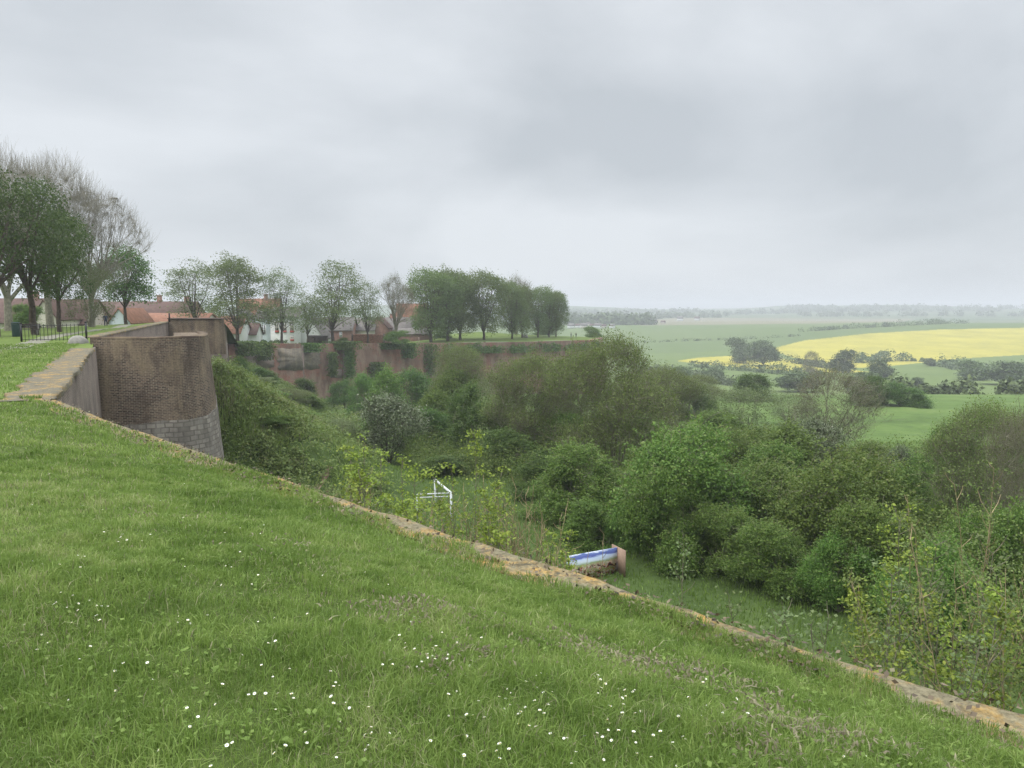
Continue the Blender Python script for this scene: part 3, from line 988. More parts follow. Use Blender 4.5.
def twig_tree(k, H=12.0, W=9.0, leaf='leaf_olive', nl=22000, lsize=.15, bark='twig', seed=600, minr=.010, ntw=2600):
    rs = np.random.default_rng(seed + k)
    S, tips = [], []
    for i in range(7):
        a = i / 7 * 6.283 + rs.normal() * .3
        q = .12 + .42 * rs.random()
        d = unit(np.array([math.cos(a) * q, math.sin(a) * q, 1.0]))
        grow(rs, np.array([rs.normal() * .06, rs.normal() * .06, -.4]), d, H * .30 * rs.uniform(.75, 1.1), .11, 0, 3, S, tips, spread=.5, up=.12, kids=(2, 4), shrink=.72, nseg=3, wob=.12, rs_r=.6)
    P1 = np.array([s[1] for s in S])
    wx = np.percentile(np.hypot(P1[:, 0], P1[:, 1]), 96)
    sc_ = np.array([W / 2 / wx, W / 2 / wx, H * .95 / P1[:, 2].max()])
    S = [(s[0] * sc_, s[1] * sc_, max(s[2], minr), max(s[3], minr * .7)) for s in S]
    # dome of fine upright twigs
    lob, lr = make_lobes(rs, 12, W * .98, H, H * .12)
    P, N = lobe_clumps(rs, lob, lr, ntw, .45, -.5)
    ends = np.array([s[1] for s in S if s[2] < .05])
    TP = []
    for j in range(ntw):
        d = unit(N[j] * .5 + rs.normal(size=3) * .35 + np.array([0, 0, .7]))
        L = rs.uniform(.5, 1.5)
        p0 = P[j] - d * L * .6
        m_ = P[j] + rs.normal(size=3) * .06
        p1 = m_ + unit(d + rs.normal(size=3) * .25) * L * .6
        S.append((p0, m_, minr * 1.3, minr)); S.append((m_, p1, minr, minr * .6))
        if j % 5 == 0:
            e = ends[np.argmin(((ends - p0) ** 2).sum(1))]
            if np.linalg.norm(e - p0) < 2.2: S.append((e, p0, minr * 1.8, minr * 1.3))
        TP += [m_, p1, (m_ + p1) / 2]
    TP = np.array(TP)
    LP = TP[rs.integers(len(TP), size=nl)] + rs.normal(size=(nl, 3)) * .14
    out = unit(LP - np.array([0, 0, H * .4]))
    cr = leaves_mesh('crown', LP, out * .4 + rs.normal(size=LP.shape) + [0, 0, .4], lsize, M[leaf])
    return [('trunk', tubes_mesh('trunk', S, M[bark])), ('crown', cr)]


proto('twig', 'budding_tree', lambda k: twig_tree(k, nl=32000, lsize=.14), 3, 9, 12)
proto('twigbrown', 'bare_tree', lambda k: twig_tree(k, nl=5000, lsize=.12, seed=650), 2, 9, 12)


def bare_tall(k, H=18.0, W=13.0, seed=700, nl=0, ntw=2600, bark='barkgrey'):
    rs = np.random.default_rng(seed + k)
    S, tips = [], []
    p = np.array([0, 0, -.5]); d = np.array([rs.normal() * .04, rs.normal() * .04, 1.0])
    r = .5
    for q in range(4):
        n = p + d * H * .07; S.append((p, n, r, r * .9)); p = n; r *= .9
    for kk in range(8):
        aa = kk * 2.4 + rs.normal() * .3; qq = rs.uniform(.12, .8)
        dd = unit(np.array([math.cos(aa) * qq, math.sin(aa) * qq, 1.0]))
        grow(rs, p - d * rs.uniform(0, H * .10), dd, H * .27, .22, 1, 4, S, tips, spread=.42, up=.2, kids=(2, 4), shrink=.72, nseg=3, wob=.09, rs_r=.6)
    P1 = np.array([s[1] for s in S])
    sx = W * .86 / (np.percentile(np.abs(P1[:, :2]), 97) * 2)
    sc_ = np.array([sx, sx, H * .93 / P1[:, 2].max()])
    S = [(s[0] * sc_, s[1] * sc_, max(s[2], .016), max(s[3], .012)) for s in S]
    lob, lr = make_lobes(rs, 12, W, H, H * .30)
    P, N = lobe_clumps(rs, lob, lr, ntw, .35, -.4)
    ends = np.array([s[1] for s in S if s[2] < .09])
    TP = []
    for j in range(ntw):
        e = ends[np.argmin(((ends - P[j]) ** 2).sum(1))]
        d = unit(N[j] * .45 + rs.normal(size=3) * .28 + np.array([0, 0, .8]))
        L = rs.uniform(.7, 1.9) * H / 18
        p0 = P[j] - d * L * .6
        m_ = P[j] + rs.normal(size=3) * .07; p1 = m_ + unit(d + rs.normal(size=3) * .22) * L * .6
        if np.linalg.norm(e - p0) < 2.6: S.append((e, p0, .012, .010))
        S.append((p0, m_, .010, .008)); S.append((m_, p1, .008, .005))
        TP += [m_, p1]
    parts = [('trunk', tubes_mesh('trunk', S, M[bark]))]
    if nl:
        TP = np.array(TP)
        LP = TP[rs.integers(len(TP), size=nl)] + rs.normal(size=(nl, 3)) * .2
        parts.append(('crown', leaves_mesh('crown', LP, rs.normal(size=LP.shape) + [0, 0, .5], .2, M['leaf_pale'])))
    return parts


proto('baretall', 'bare_tree', lambda k: bare_tall(k), 4, 13, 18)
proto('baresmall', 'bare_tree', lambda k: bare_tall(k, 15, 9, 760, 900, 1600, 'twig'), 2, 9, 15)


def leafy_tree(seed, H, W, trunk_h, leaf, n_lobes, n_cl, per, rc, size, trunk_r=.22, bark='bark', flat=.7, lean=0, shape=None, inner=.3):
    rs = np.random.default_rng(seed)
    c, r = make_lobes(rs, n_lobes, W, H, trunk_h, .75, shape)
    P, N = lobe_clumps(rs, c, r, n_cl, inner, -.7)
    cl = np.repeat(np.arange(n_cl), per)
    rcl = rc * rs.uniform(.6, 1.4, n_cl)
    off = rs.normal(size=(n_cl * per, 3)) * rcl[cl][:, None] * np.array([1.15, 1.15, flat])
    LP = P[cl] + off
    LN_ = N[cl] * .4 + rs.normal(size=LP.shape) * .8 + np.array([0, 0, .6])
    tint = rs.random(len(LP)) * .6 + rs.random(n_cl)[cl] * .4
    crown = leaves_mesh('crown', LP, LN_, size, M[leaf], tint)
    S = []
    p = np.array([0, 0, -.5]); rr = trunk_r * 1.25
    top = np.array([lean, 0, trunk_h * 1.05])
    for f in (.08, .4, .7, 1):
        n = np.array([0, 0, -.5]) * (1 - f) + top * f + rs.normal(size=3) * .05
        S.append((p, n, rr, rr * .88)); p = n; rr *= .88
    for ci in c:
        q = p - np.array([0, 0, rs.uniform(0, .12) * trunk_h]); r0 = rr * rs.uniform(.4, .65)
        for f in (.35, .7, 1):
            n = p * (1 - f) + ci * f + rs.normal(size=3) * .15 + np.array([0, 0, .2 * math.sin(f * 3.1)])
            S.append((q, n, r0, r0 * .7)); q = n; r0 *= .7
        near = np.argsort(((P - ci) ** 2).sum(1))[:n_cl // len(c)]
        for j in near[::2]:
            m_ = (q + P[j]) / 2 + rs.normal(size=3) * .15
            S.append((q, m_, max(.02, r0 * .5), .018)); S.append((m_, P[j] + unit(P[j] - q) * .3, .018, .01))
    return [('trunk', tubes_mesh('trunk', S, M[bark])), ('crown', crown)]


proto('maple', 'maple_tree', lambda k: leafy_tree(800 + k, 13, 10, 3.4, 'leaf_maple', 15, 300, 36, .42, .24, .36, lean=[0, .5, -.3][k]), 3, 10, 13)
SHP = ['vase', None, 'oval', 'cone', 'oval', 'cone']
proto('street', 'street_tree', lambda k: leafy_tree(820 + k, 18, 12, 2.8, ['leaf_lime', 'leaf_lime'][k], 16, [420, 330][k], 34, [.55, .62][k], .32, .32, inner=.35, shape=[None, 'cone'][k]), 2, 12, 18)
proto('streetlight', 'street_tree', lambda k: leafy_tree(840 + k, 18, 10, 2.8, 'leaf_pale', 13, [230, 300, 220][k], 28, .6, .29, .28, inner=.4, shape=['vase', 'oval', 'cone'][k]), 3, 10, 18)
proto('lime', 'lime_tree', lambda k: leafy_tree(860 + k, 15, 12, 1.6, 'leaf_lime', 20, 640, 26, .6, .36, .4, inner=.2), 3, 12, 15)
proto('darkround', 'thorn_tree', lambda k: leafy_tree(880 + k, 11, 7.5, 2.2, 'leaf_dark', 12, 420, 24, .45, .26, .22, inner=.3), 1, 7.5, 11)
proto('farround', 'valley_tree', lambda k: leafy_tree(900 + k, 14, 12, .6, 'leaf_far', 15, 300, 18, .8, .9, .35, inner=.1), 3, 12, 14)

# ------------------------------------------------------------------ planting: ditch and outer bank
for k, (px, pt, w_, Y, var, lab) in enumerate([
    (700, 420, 165, 45, 0, 'broad ivy draped shrub mound right of the painted panel'),
    (838, 452, 165, 41, 1, 'large rounded ivy covered mound in front of the white flowering hawthorn'),
    (602, 445, 125, 51, 2, 'ivy mound under the tallest olive budding tree'),
    (765, 462, 120, 47, 3, 'ivy covered shrub filling the gap between the two largest mounds'),
    (660, 462, 100, 42, 1, 'low leafy mound overhanging the ditch grass just beyond the painted panel'),
    (900, 500, 130, 36, 2, 'leafy mound at the right end of the ditch lawn'),
    (955, 540, 120, 30, 3, 'dense leafy thicket at the right edge above the coping'),
    (1015, 500, 120, 33, 0, 'tangled ivy thicket cut by the right picture edge'),
    (790, 520, 100, 38, 2, 'drooping leafy shrub overhanging the ditch lawn'),
    (740, 425, 110, 62, 1, 'ivy grown shrub behind the broad mound'),
    (868, 442, 90, 60, 3, 'shrub mound below the bright meadow'),
    (935, 448, 100, 54, 0, 'shrub mound behind the ivy wrapped tree on the right'),
    (1010, 455, 100, 50, 2, 'ivy thicket behind the right hand bare branches'),
    (640, 492, 70, 45, 4, 'small leafy mound just behind the plywood end of the panel'),
    (725, 505, 90, 41, 5, 'leafy skirt below the broad ivy mound'),
    (850, 535, 90, 35, 4, 'leafy skirt at the far end of the ditch lawn'),
    (560, 478, 80, 54, 5, 'leafy mound left of the ivy mound under the budding tree'),
    (890, 462, 110, 48, 4, 'broad low mound between the big mounds and the ivy wrapped tree'),
    (680, 440, 120, 52, 5, 'ivy shrub behind the left shoulder of the broad mound'),
    (790, 440, 110, 53, 4, 'ivy shrub in the dip behind the two big mounds'),
]):
    plant('mound', px, pt, w_, Y, lab, 'shrub', 'shrubs along the outer side of the ditch', var)
for k, (px, pt, w_, Y, var, lab) in enumerate([
    (470, 385, 80, 80, 0, 'dark green shrub left of the olive budding trees'),
    (432, 408, 70, 84, 1, 'dark shrub just right of the pale hawthorn'),
    (500, 432, 85, 66, 2, 'dark shrub above the yellow green saplings'),
    (548, 450, 80, 60, 0, 'dark shrub beneath the second budding tree'),
    (690, 384, 62, 128, 1, 'dark round bush on the meadow edge left of the pale tree'),
    (763, 374, 58, 165, 2, 'dark bush on the meadow crest'),
    (640, 380, 70, 120, 0, 'brownish dark bush behind the tallest budding tree'),
    (905, 383, 50, 150, 1, 'dark bush at the crest right of the brown twiggy tree'),
    (878, 376, 46, 152, 2, 'dark round hawthorn standing on the bright meadow crest'),
    (440, 455, 70, 66, 1, 'dark shrub behind the white goal frame'),
    (420, 370, 60, 130, 2, 'dark shrub at the foot of the red brick wall'),
    (345, 380, 40, 146, 0, 'dark shrub against the curtain wall foot below the rubble panel'),
    (300, 378, 36, 140, 1, 'dark shrub below the grey rubble panel'),
    (262, 368, 34, 118, 2, 'dark shrub high on the overgrown bank'),
    (384, 386, 46, 120, 0, 'dark shrub behind the pale hawthorn'),
    (560, 385, 60, 100, 1, 'dark shrub between the two budding trees'),
    (240, 356, 26, 104, 0, 'dark ivy shrub topping the bank beside the square wall end'),
]):
    plant('bush', px, pt, w_, Y, lab, 'shrub', 'dark shrubs in and around the ditch', var)
for k, (px, pt, w_, Y, var, lab) in enumerate([
    (395, 372, 62, 112, 0, 'fresh green shrub near the red wall foot'),
    (450, 372, 62, 105, 1, 'fresh green shrub under the twiggy tree by the wall'),
    (505, 405, 70, 78, 2, 'light green shrub amid the dark ones'),
    (812, 430, 120, 55, 0, 'bright green shrub beside the white flowering hawthorn'),
    (650, 415, 80, 78, 1, 'light green shrub right of the tallest budding tree'),
    (948, 425, 50, 70, 2, 'yellowish green shrub at the meadow foot'),
    (590, 500, 70, 46, 0, 'light green shrub behind the painted panel'),
    (262, 410, 44, 80, 1, 'light green shrub on the overgrown bank beside the bastion'),
    (285, 430, 50, 76, 2, 'light green shrub at the foot of the overgrown bank'),
    (236, 440, 40, 62, 0, 'small green shrub at the foot of the bastion stones'),
    (300, 395, 50, 105, 0, 'fresh green shrub halfway along the bank'),
    (720, 410, 80, 88, 2, 'light green shrub at the near edge of the meadow'),
    (560, 415, 70, 72, 1, 'fresh green shrub at the foot of the budding trees'),
    (366, 375, 34, 136, 1, 'green climber shrub against the red brick'),
    (975, 440, 60, 70, 1, 'green shrub at the right meadow edge'),
    (440, 395, 60, 92, 0, 'light green shrub right of the grassy ditch path'),
]):
    plant('green', px, pt, w_, Y, lab, 'shrub', 'fresh green shrubs in and around the ditch', var)
plant('haw', 386, 394, 78, 72, 'large pale grey green hawthorn beside the ditch path', 'hawthorn', var=0)
plant('haw', 816, 420, 70, 62, 'white flowering hawthorn behind the shrub mounds', 'hawthorn', var=1)
plant('haw', 908, 446, 44, 56, 'small pale hawthorn right of the mounds', 'hawthorn', var=0)
plant('haw', 612, 470, 60, 56, 'pale flowering shrub low among the ivy', 'hawthorn', var=1)
plant('twig', 615, 334, 118, 62, 'tallest olive budding tree in the middle of the ditch', 'tree', var=0)
plant('twig', 534, 352, 100, 72, 'second olive budding tree left of the tallest one', 'tree', var=1)
plant('twig', 462, 344, 66, 108, 'olive brown budding tree in front of the far ivy hedge', 'tree', var=2)
plant('twig', 575, 352, 70, 84, 'slim budding tree between the two big ones', 'tree', var=2)
plant('twig', 665, 366, 80, 96, 'budding tree right behind the tallest one', 'tree', var=1)
plant('twigbrown', 830, 366, 105, 84, 'brown twiggy tree standing before the bright meadow', 'tree', var=0)
plant('twig', 985, 402, 115, 43, 'ivy wrapped olive tree near the right edge', 'tree', var=2)
plant('twigbrown', 1030, 400, 90, 36, 'bare twiggy tree cut by the right edge', 'tree', var=1)
plant('twigbrown', 640, 366, 80, 110, 'bare brown tree beyond the tallest budding tree', 'tree', var=1)
plant('twig', 700, 375, 60, 140, 'small budding tree on the meadow edge', 'tree', var=0)
plant('twig', 245, 385, 60, 92, 'leafless shrub on the overgrown bank', 'shrub', var=1, hmul=.9)
plant('pale', 745, 388, 72, 92, 'pale green loose tree on the near meadow edge', 'tree', var=0)
plant('pale', 790, 392, 50, 120, 'pale young tree left of the brown twiggy one', 'tree', var=1)
plant('pale', 500, 372, 60, 96, 'pale loose tree behind the olive budding trees', 'tree', var=1)
for px, pt, w_, Y, var, lab in [(232, 372, 34, 84, 3, 'leafy shrub close to the foot of the square wall end'), (250, 425, 36, 66, 1, 'low leafy shrub on the near part of the bank'),
                               (292, 440, 44, 68, 2, 'leafy shrub at the foot of the bank beside the ditch path'), (300, 412, 40, 92, 1, 'leafy shrub on the bank below the grey wall panel'), (268, 455, 44, 58, 0, 'leafy shrub just over the coping beside the bastion foot')]:
    plant('green', px, pt, w_, Y, lab, 'shrub', 'fresh green shrubs in and around the ditch', var)
plant('twig', 285, 388, 46, 98, 'olive twiggy shrub high on the bank', 'shrub', var=0)
plant('pale', 340, 420, 40, 70, 'pale young tree beside the ditch path', 'tree', var=0)

# ------------------------------------------------------------------ planting: rampart and town
for px, pt, w_, Y, var, lab in [(-4, 160, 120, 58, 0, 'dark green maple cut by the left edge'),
                                (36, 176, 92, 64, 1, 'dark green maple with a leaning trunk behind the iron fence'),
                                (60, 205, 62, 70, 2, 'slimmer maple nearest the two bare trunks')]:
    plant('maple', px, pt, w_, Y, lab, 'tree', 'maples behind the iron fence', var, lawn=True)
for px, pt, w_, Y, var, lab in [(-34, 126, 120, 74, 0, 'tallest bare tree above the left maples'),
                                (10, 141, 112, 80, 1, 'tall bare tree rising behind the leaning maple'),
                                (52, 158, 104, 86, 2, 'bare tree with its crown over the brown roof'),
                                (93, 186, 92, 90, 3, 'bare thick trunked tree nearest the walker')]:
    plant('baretall', px, pt, w_, Y, lab, 'tree', 'tall bare trees on the rampart', var, lawn=True)
plant('pale', 92, 258, 44, 84, 'young leafy shoots at the foot of the bare trunks', 'tree', var=1, lawn=True, hmul=1)
plant('darkround', 127, 243, 60, 100, 'dark round thorn tree standing between the walker and the square wall end', 'tree', lawn=True)
plant('streetlight', 196, 258, 66, 128, 'thin pale young tree behind the square wall end', 'tree', 'young trees along the far wall', 0, lawn=True)
plant('street', 238, 252, 72, 158, 'fullest dark green young tree left of the white house', 'tree', 'young trees along the far wall', 0, lawn=True)
plant('streetlight', 282, 266, 50, 166, 'pale young tree in front of the white house', 'tree', 'young trees along the far wall', 1, lawn=True)
plant('street', 333, 260, 64, 174, 'tall young tree right of the white house', 'tree', 'young trees along the far wall', 1, lawn=True)
plant('streetlight', 308, 290, 40, 180, 'low pale crown left of the tall young tree', 'tree', 'young trees along the far wall', 2, lawn=True)
plant('streetlight', 368, 277, 40, 182, 'slim young tree left of the bare one', 'tree', 'young trees along the far wall', 2, lawn=True)
plant('baresmall', 396, 272, 36, 186, 'bare reddish budding tree beside the lime grove', 'tree', 'young trees along the far wall', 0, lawn=True)
for px, pt, w_, Y, var, lab in [(431, 269, 52, 198, 0, 'broad lime tree at the left end of the grove'),
                                (448, 266, 48, 204, 1, 'tallest lime tree of the grove'),
                                (460, 273, 44, 210, 2, 'lime tree with several close trunks'),
                                (484, 271, 44, 214, 0, 'lime tree in the middle of the grove'),
                                (512, 279, 32, 224, 1, 'lime tree right of the gap in the grove'),
                                (522, 284, 26, 232, 2, 'lime tree with a leaning trunk'),
                                (538, 286, 30, 238, 0, 'lime tree second from the open end of the grove'),
                                (549, 289, 24, 243, 1, 'slim lime tree beside the standing dark figure'),
                                (556, 290, 22, 248, 2, 'last lime tree at the open end of the grove')]:
    e = plant('lime', px, pt, w_, Y, lab, 'tree', 'lime grove on the far rampart', var, lawn=True)
plant('baresmall', 516, 274, 40, 256, 'bare tree behind the lime grove', 'tree', lawn=True)
for px, pt, w_, Y, lab in [(396, 330, 26, 178, 'round green bush at the foot of the bare budding tree'),
                           (590, 327, 22, 268, 'light green bush beyond the two standing figures'),
                           (345, 338, 16, 172, 'ivy tuft on the wall top under the tall young tree'),
                           (35, 305, 36, 92, 'yellow green bush behind the left maples'),
                           (540, 327, 30, 262, 'greyish bush behind the lime trunks'),
                           (445, 332, 24, 216, 'low bush between the lime trunks')]:
    plant('green', px, pt, w_, Y, lab, 'bush', lawn=True)


def hedge(name, pts3, h, wd, n, size, leaf, label, cat='hedge', cl=None):
    """pts3: ground points; irregular clumpy hedge"""
    pts3 = np.array(pts3, float)
    L = np.concatenate([[0], np.cumsum(np.linalg.norm(np.diff(pts3[:, :2], axis=0), axis=1))])
    cl = cl or max(6, int(L[-1] / (h * .35)))
    s = rng.uniform(0, L[-1], cl)
    c = np.stack([np.interp(s, L, pts3[:, k]) for k in range(3)], 1)
    hh = h * (.45 + .75 * fbm(s / (h * 1.8), s * 0, 3, 3)) * rng.uniform(.7, 1.1, cl)
    idx = rng.integers(cl, size=n)
    d = unit(rng.normal(size=(n, 3))); d[:, 2] = np.abs(d[:, 2]) * 1.0
    rad = rng.uniform(.75, 1.05, n)[:, None]
    P = c[idx] + d * rad * np.stack([hh[idx] * .5 * wd, hh[idx] * .5 * wd, hh[idx]], 1)
    N = d + rng.normal(size=P.shape) * .7 + [0, 0, .3]
    tint = np.clip(rng.random(n) * .6 + rng.random(cl)[idx] * .4, 0, 1)
    o0 = c[0]
    e = obj(name, leaves_mesh(name, P - o0, N, size, M[leaf], tint), loc=o0)
    setp(e, label, cat)
    return e


# ivy hedge draped over the far wall top
hp = [FW[2] + np.array([1.5, -.3, -2.6])] + [p + np.array([0, -.3, -2.9]) for p in FW[3:]] + [FW[-1] + np.array([3, 10, -2.8])]
hedge('ivy_hedge', hp, 3.1, 1.0, 9000, .5, 'leaf_dark', 'dark ivy hedge hanging over the far end of the curtain wall', cl=160)
for px, pt, pb, Y, w_, lab in [(345, 341, 350, 170, 26, 'ivy clump hanging from the wall top under the tall young tree'), (334, 352, 376, 166.5, 7, 'narrow ivy column climbing the red wall'),
                               (351, 350, 378, 170.5, 9, 'second ivy column climbing the red wall'), (246, 341, 356, 150.5, 30, 'ivy mat on the wall top above the bank'), (378, 362, 384, 176, 14, 'ivy patch low on the red wall'), (266, 342, 360, 154, 16, 'ivy hanging over the grey wall panels'),
                               (310, 343, 352, 163.5, 22, 'ivy fringe on the wall top right of the rubble panel'), (408, 343, 358, 183, 18, 'ivy fringe on the wall top before the bare budding tree'), (430, 344, 376, 187.5, 20, 'ivy curtain on the wall below the lime grove'), (390, 343, 349, 179, 20, 'short ivy fringe on the wall top right of the log stack')]:
    P0 = at(px, pb, Y); H_ = z_at(pt, Y) - P0[2]; Wd = w_ / F * Y
    n = 1500
    P = np.stack([rng.normal(size=n) * Wd * .3, rng.uniform(-1.5, .1, n), rng.random(n) ** .8 * H_], 1)
    P[:, 1] -= .3
    setp(obj('climbing_ivy', leaves_mesh('climbing_ivy', P, rng.normal(size=P.shape) * .6 + [0, -1, .5], .45, M['leaf_dark']), loc=P0), lab, 'ivy', 'ivy on the curtain wall')


# valley trees and hedges
def valley_tree(px, pt, pb, w_, lab, y0=230, var=None):
    g = ground_hit(px, pb, y0)
    return plant('farround', px, pt, w_, float(g[1]), lab, 'tree', 'trees in the valley', var)


for a in [(844, 350, 373, 23, 'round tree standing before the yellow field', 0), (882, 359, 379, 20, 'second round tree right of the first one before the yellow field', 1),
          (764, 341, 366, 26, 'tall tree clump left of the yellow slope', 2), (740, 338, 363, 22, 'pair of joined trees between the yellow fields', 0),
          (930, 387, 406, 30, 'round dark tree below the pasture', 1), (962, 395, 407, 24, 'low round tree in the pasture hedge', 2), (918, 377, 387, 14, 'small round bush alone in the pasture', 0),
          (931, 358, 366, 11, 'small bush at the lower edge of the yellow field', 1), (1005, 362, 385, 40, 'big dark tree group at the right edge', 2), (975, 361, 380, 26, 'dark trees left of the big right group', 0),
          (712, 368, 382, 20, 'bush at the near end of the lower yellow field', 1), (800, 372, 392, 36, 'bushy tree below the lower yellow field', 2), (862, 372, 392, 26, 'bushy tree behind the brown twiggy tree', 0),
          (680, 366, 384, 26, 'bush left of the lower yellow field', 0), (655, 366, 386, 30, 'bush beyond the ditch beside the tallest budding tree', 1), (905, 392, 408, 26, 'dark bush behind the meadow crest', 1)]:
    valley_tree(a[0], a[1], a[2], a[3], a[4], var=a[5])
vb = ground_hit(810, 378, 230)
plant('twigbrown', 810, 350, 20, float(vb[1]), 'bare tree standing before the lower yellow field', 'tree', var=0)


def hline(pts, y0=230):
    return [ground_hit(px, py, y0) for px, py in pts]


for pts, h, wd, n, lab in [
    ([(690, 367), (730, 370), (780, 374), (830, 378)], 7, 1.4, 2600, 'hedge along the near side of the lower yellow field'),
    ([(772, 360), (800, 364), (830, 369)], 8, 1.3, 1800, 'hedge between the two yellow fields'),
    ([(858, 363), (880, 361), (908, 361)], 10, 1.6, 2200, 'dark thicket rising in the lower yellow field'),
    ([(908, 361), (925, 362)], 4, 1.2, 500, 'short hedge right of the dark thicket'),
    ([(940, 366), (975, 372), (1024, 378), (1080, 384)], 10, 1.4, 3200, 'hedge descending the right hand pasture'),
    ([(890, 402), (940, 407), (985, 407), (1040, 409), (1100, 410)], 8, 1.3, 3600, 'hedge at the foot of the right hand pasture'),
    ([(640, 372), (680, 375), (720, 384), (760, 390)], 7, 1.4, 2600, 'hedge beyond the ditch behind the meadow'),
    ([(800, 332), (845, 329), (900, 326)], 7, 1.3, 2200, 'distant hedge above the yellow slope'),
    ([(874, 327), (920, 325), (968, 323.5)], 9, 1.3, 2200, 'distant wooded edge on top of the yellow slope'),
    ([(640, 343), (700, 341), (760, 339), (800, 336)], 4, 1.2, 1500, 'low distant hedge across the green field'),
]:
    hedge('hedge', hline(pts), h, wd, n, 1.5 if h > 5 else 1.1, 'leaf_far', lab)


def wood(name, spots, n, size, hmin, hmax, label):
    Ps, Ns, Tn = [], [], []
    for (px0, py0, px1, py1, cnt) in spots:
        for _ in range(cnt):
            f = random.random()
            g = ground_hit(px0 + (px1 - px0) * f, py0 + (py1 - py0) * f + random.uniform(-.6, .6), 1150, 3600)
            k = n
            h = random.uniform(hmin, hmax); wd = h * random.uniform(.5, .9)
            d = unit(rng.normal(size=(k, 3))); d[:, 2] = np.abs(d[:, 2])
            Ps.append(g + d * np.array([wd, wd, h]) * rng.uniform(.7, 1.05, (k, 1))); Ns.append(d + rng.normal(size=(k, 3)) * .5); Tn.append(rng.random(k) * .5 + random.random() * .5)
    return setp(obj(name, leaves_mesh(name, np.vstack(Ps), np.vstack(Ns), size, M['leaf_far'], np.concatenate(Tn), aspect=.8)), label, kind='stuff')


wood('far_woods', [(500, 314, 700, 312, 110), (500, 319, 660, 319, 90), (540, 323, 650, 322, 60), (570, 329, 650, 328, 50), (600, 331, 650, 330, 40), (650, 318, 730, 317, 40), (700, 315, 800, 313, 50), (760, 313, 860, 311, 60), (780, 308, 1060, 309, 110),
                   (800, 316, 1040, 316, 60), (860, 311, 1000, 311, 50)], 44, 5.0, 9, 19, 'hazy blue woods on the far hills')

# village houses in the haze
def small_house(px, py, w_, lab, wallm, roofm):
    g = ground_hit(px, py, 1000, 3600)
    w_ = w_ * .6 * g[1] / 1500
    mb = MB()
    d, h = w_ * .7, w_ * .45
    mb.box((0, 0, h / 2), (w_, d, h), m=0)
    hw = w_ / 2 + .3
    V = [[-hw, -d / 2 - .4, h], [hw, -d / 2 - .4, h], [hw, d / 2 + .4, h], [-hw, d / 2 + .4, h], [-hw, 0, h * 1.9], [hw, 0, h * 1.9]]
    mb.add(V, [[0, 1, 5, 4], [2, 3, 4, 5], [0, 3, 2, 1]], [[0, 4, 3], [1, 2, 5]], m=1)
    o = mb.build('village_house', [M[wallm], M[roofm]], loc=g - np.array([0, 0, .3]))
    o.rotation_euler[2] = random.uniform(-.6, .6)
    setp(o, lab, 'house', 'houses of the distant village')


for i, (px, py, w_) in enumerate([(571, 328.5, 20), (578, 327.8, 16), (584, 328.3, 20), (592, 327.5, 15), (598, 328.3, 20), (604, 327.8, 14), (612, 328, 16), (621, 324.5, 13), (637, 325, 18), (646, 324.6, 16), (654, 324.5, 20), (663, 324, 14), (680, 321, 18), (697, 320.5, 16), (588, 325.5, 13), (630, 321.5, 14)]):
    small_house(px, py, w_, 'small pale house of the hazy village beyond the lime grove', ['white', 'white', 'cream'][i % 3], ['tilegr', 'tilebr'][i % 2])

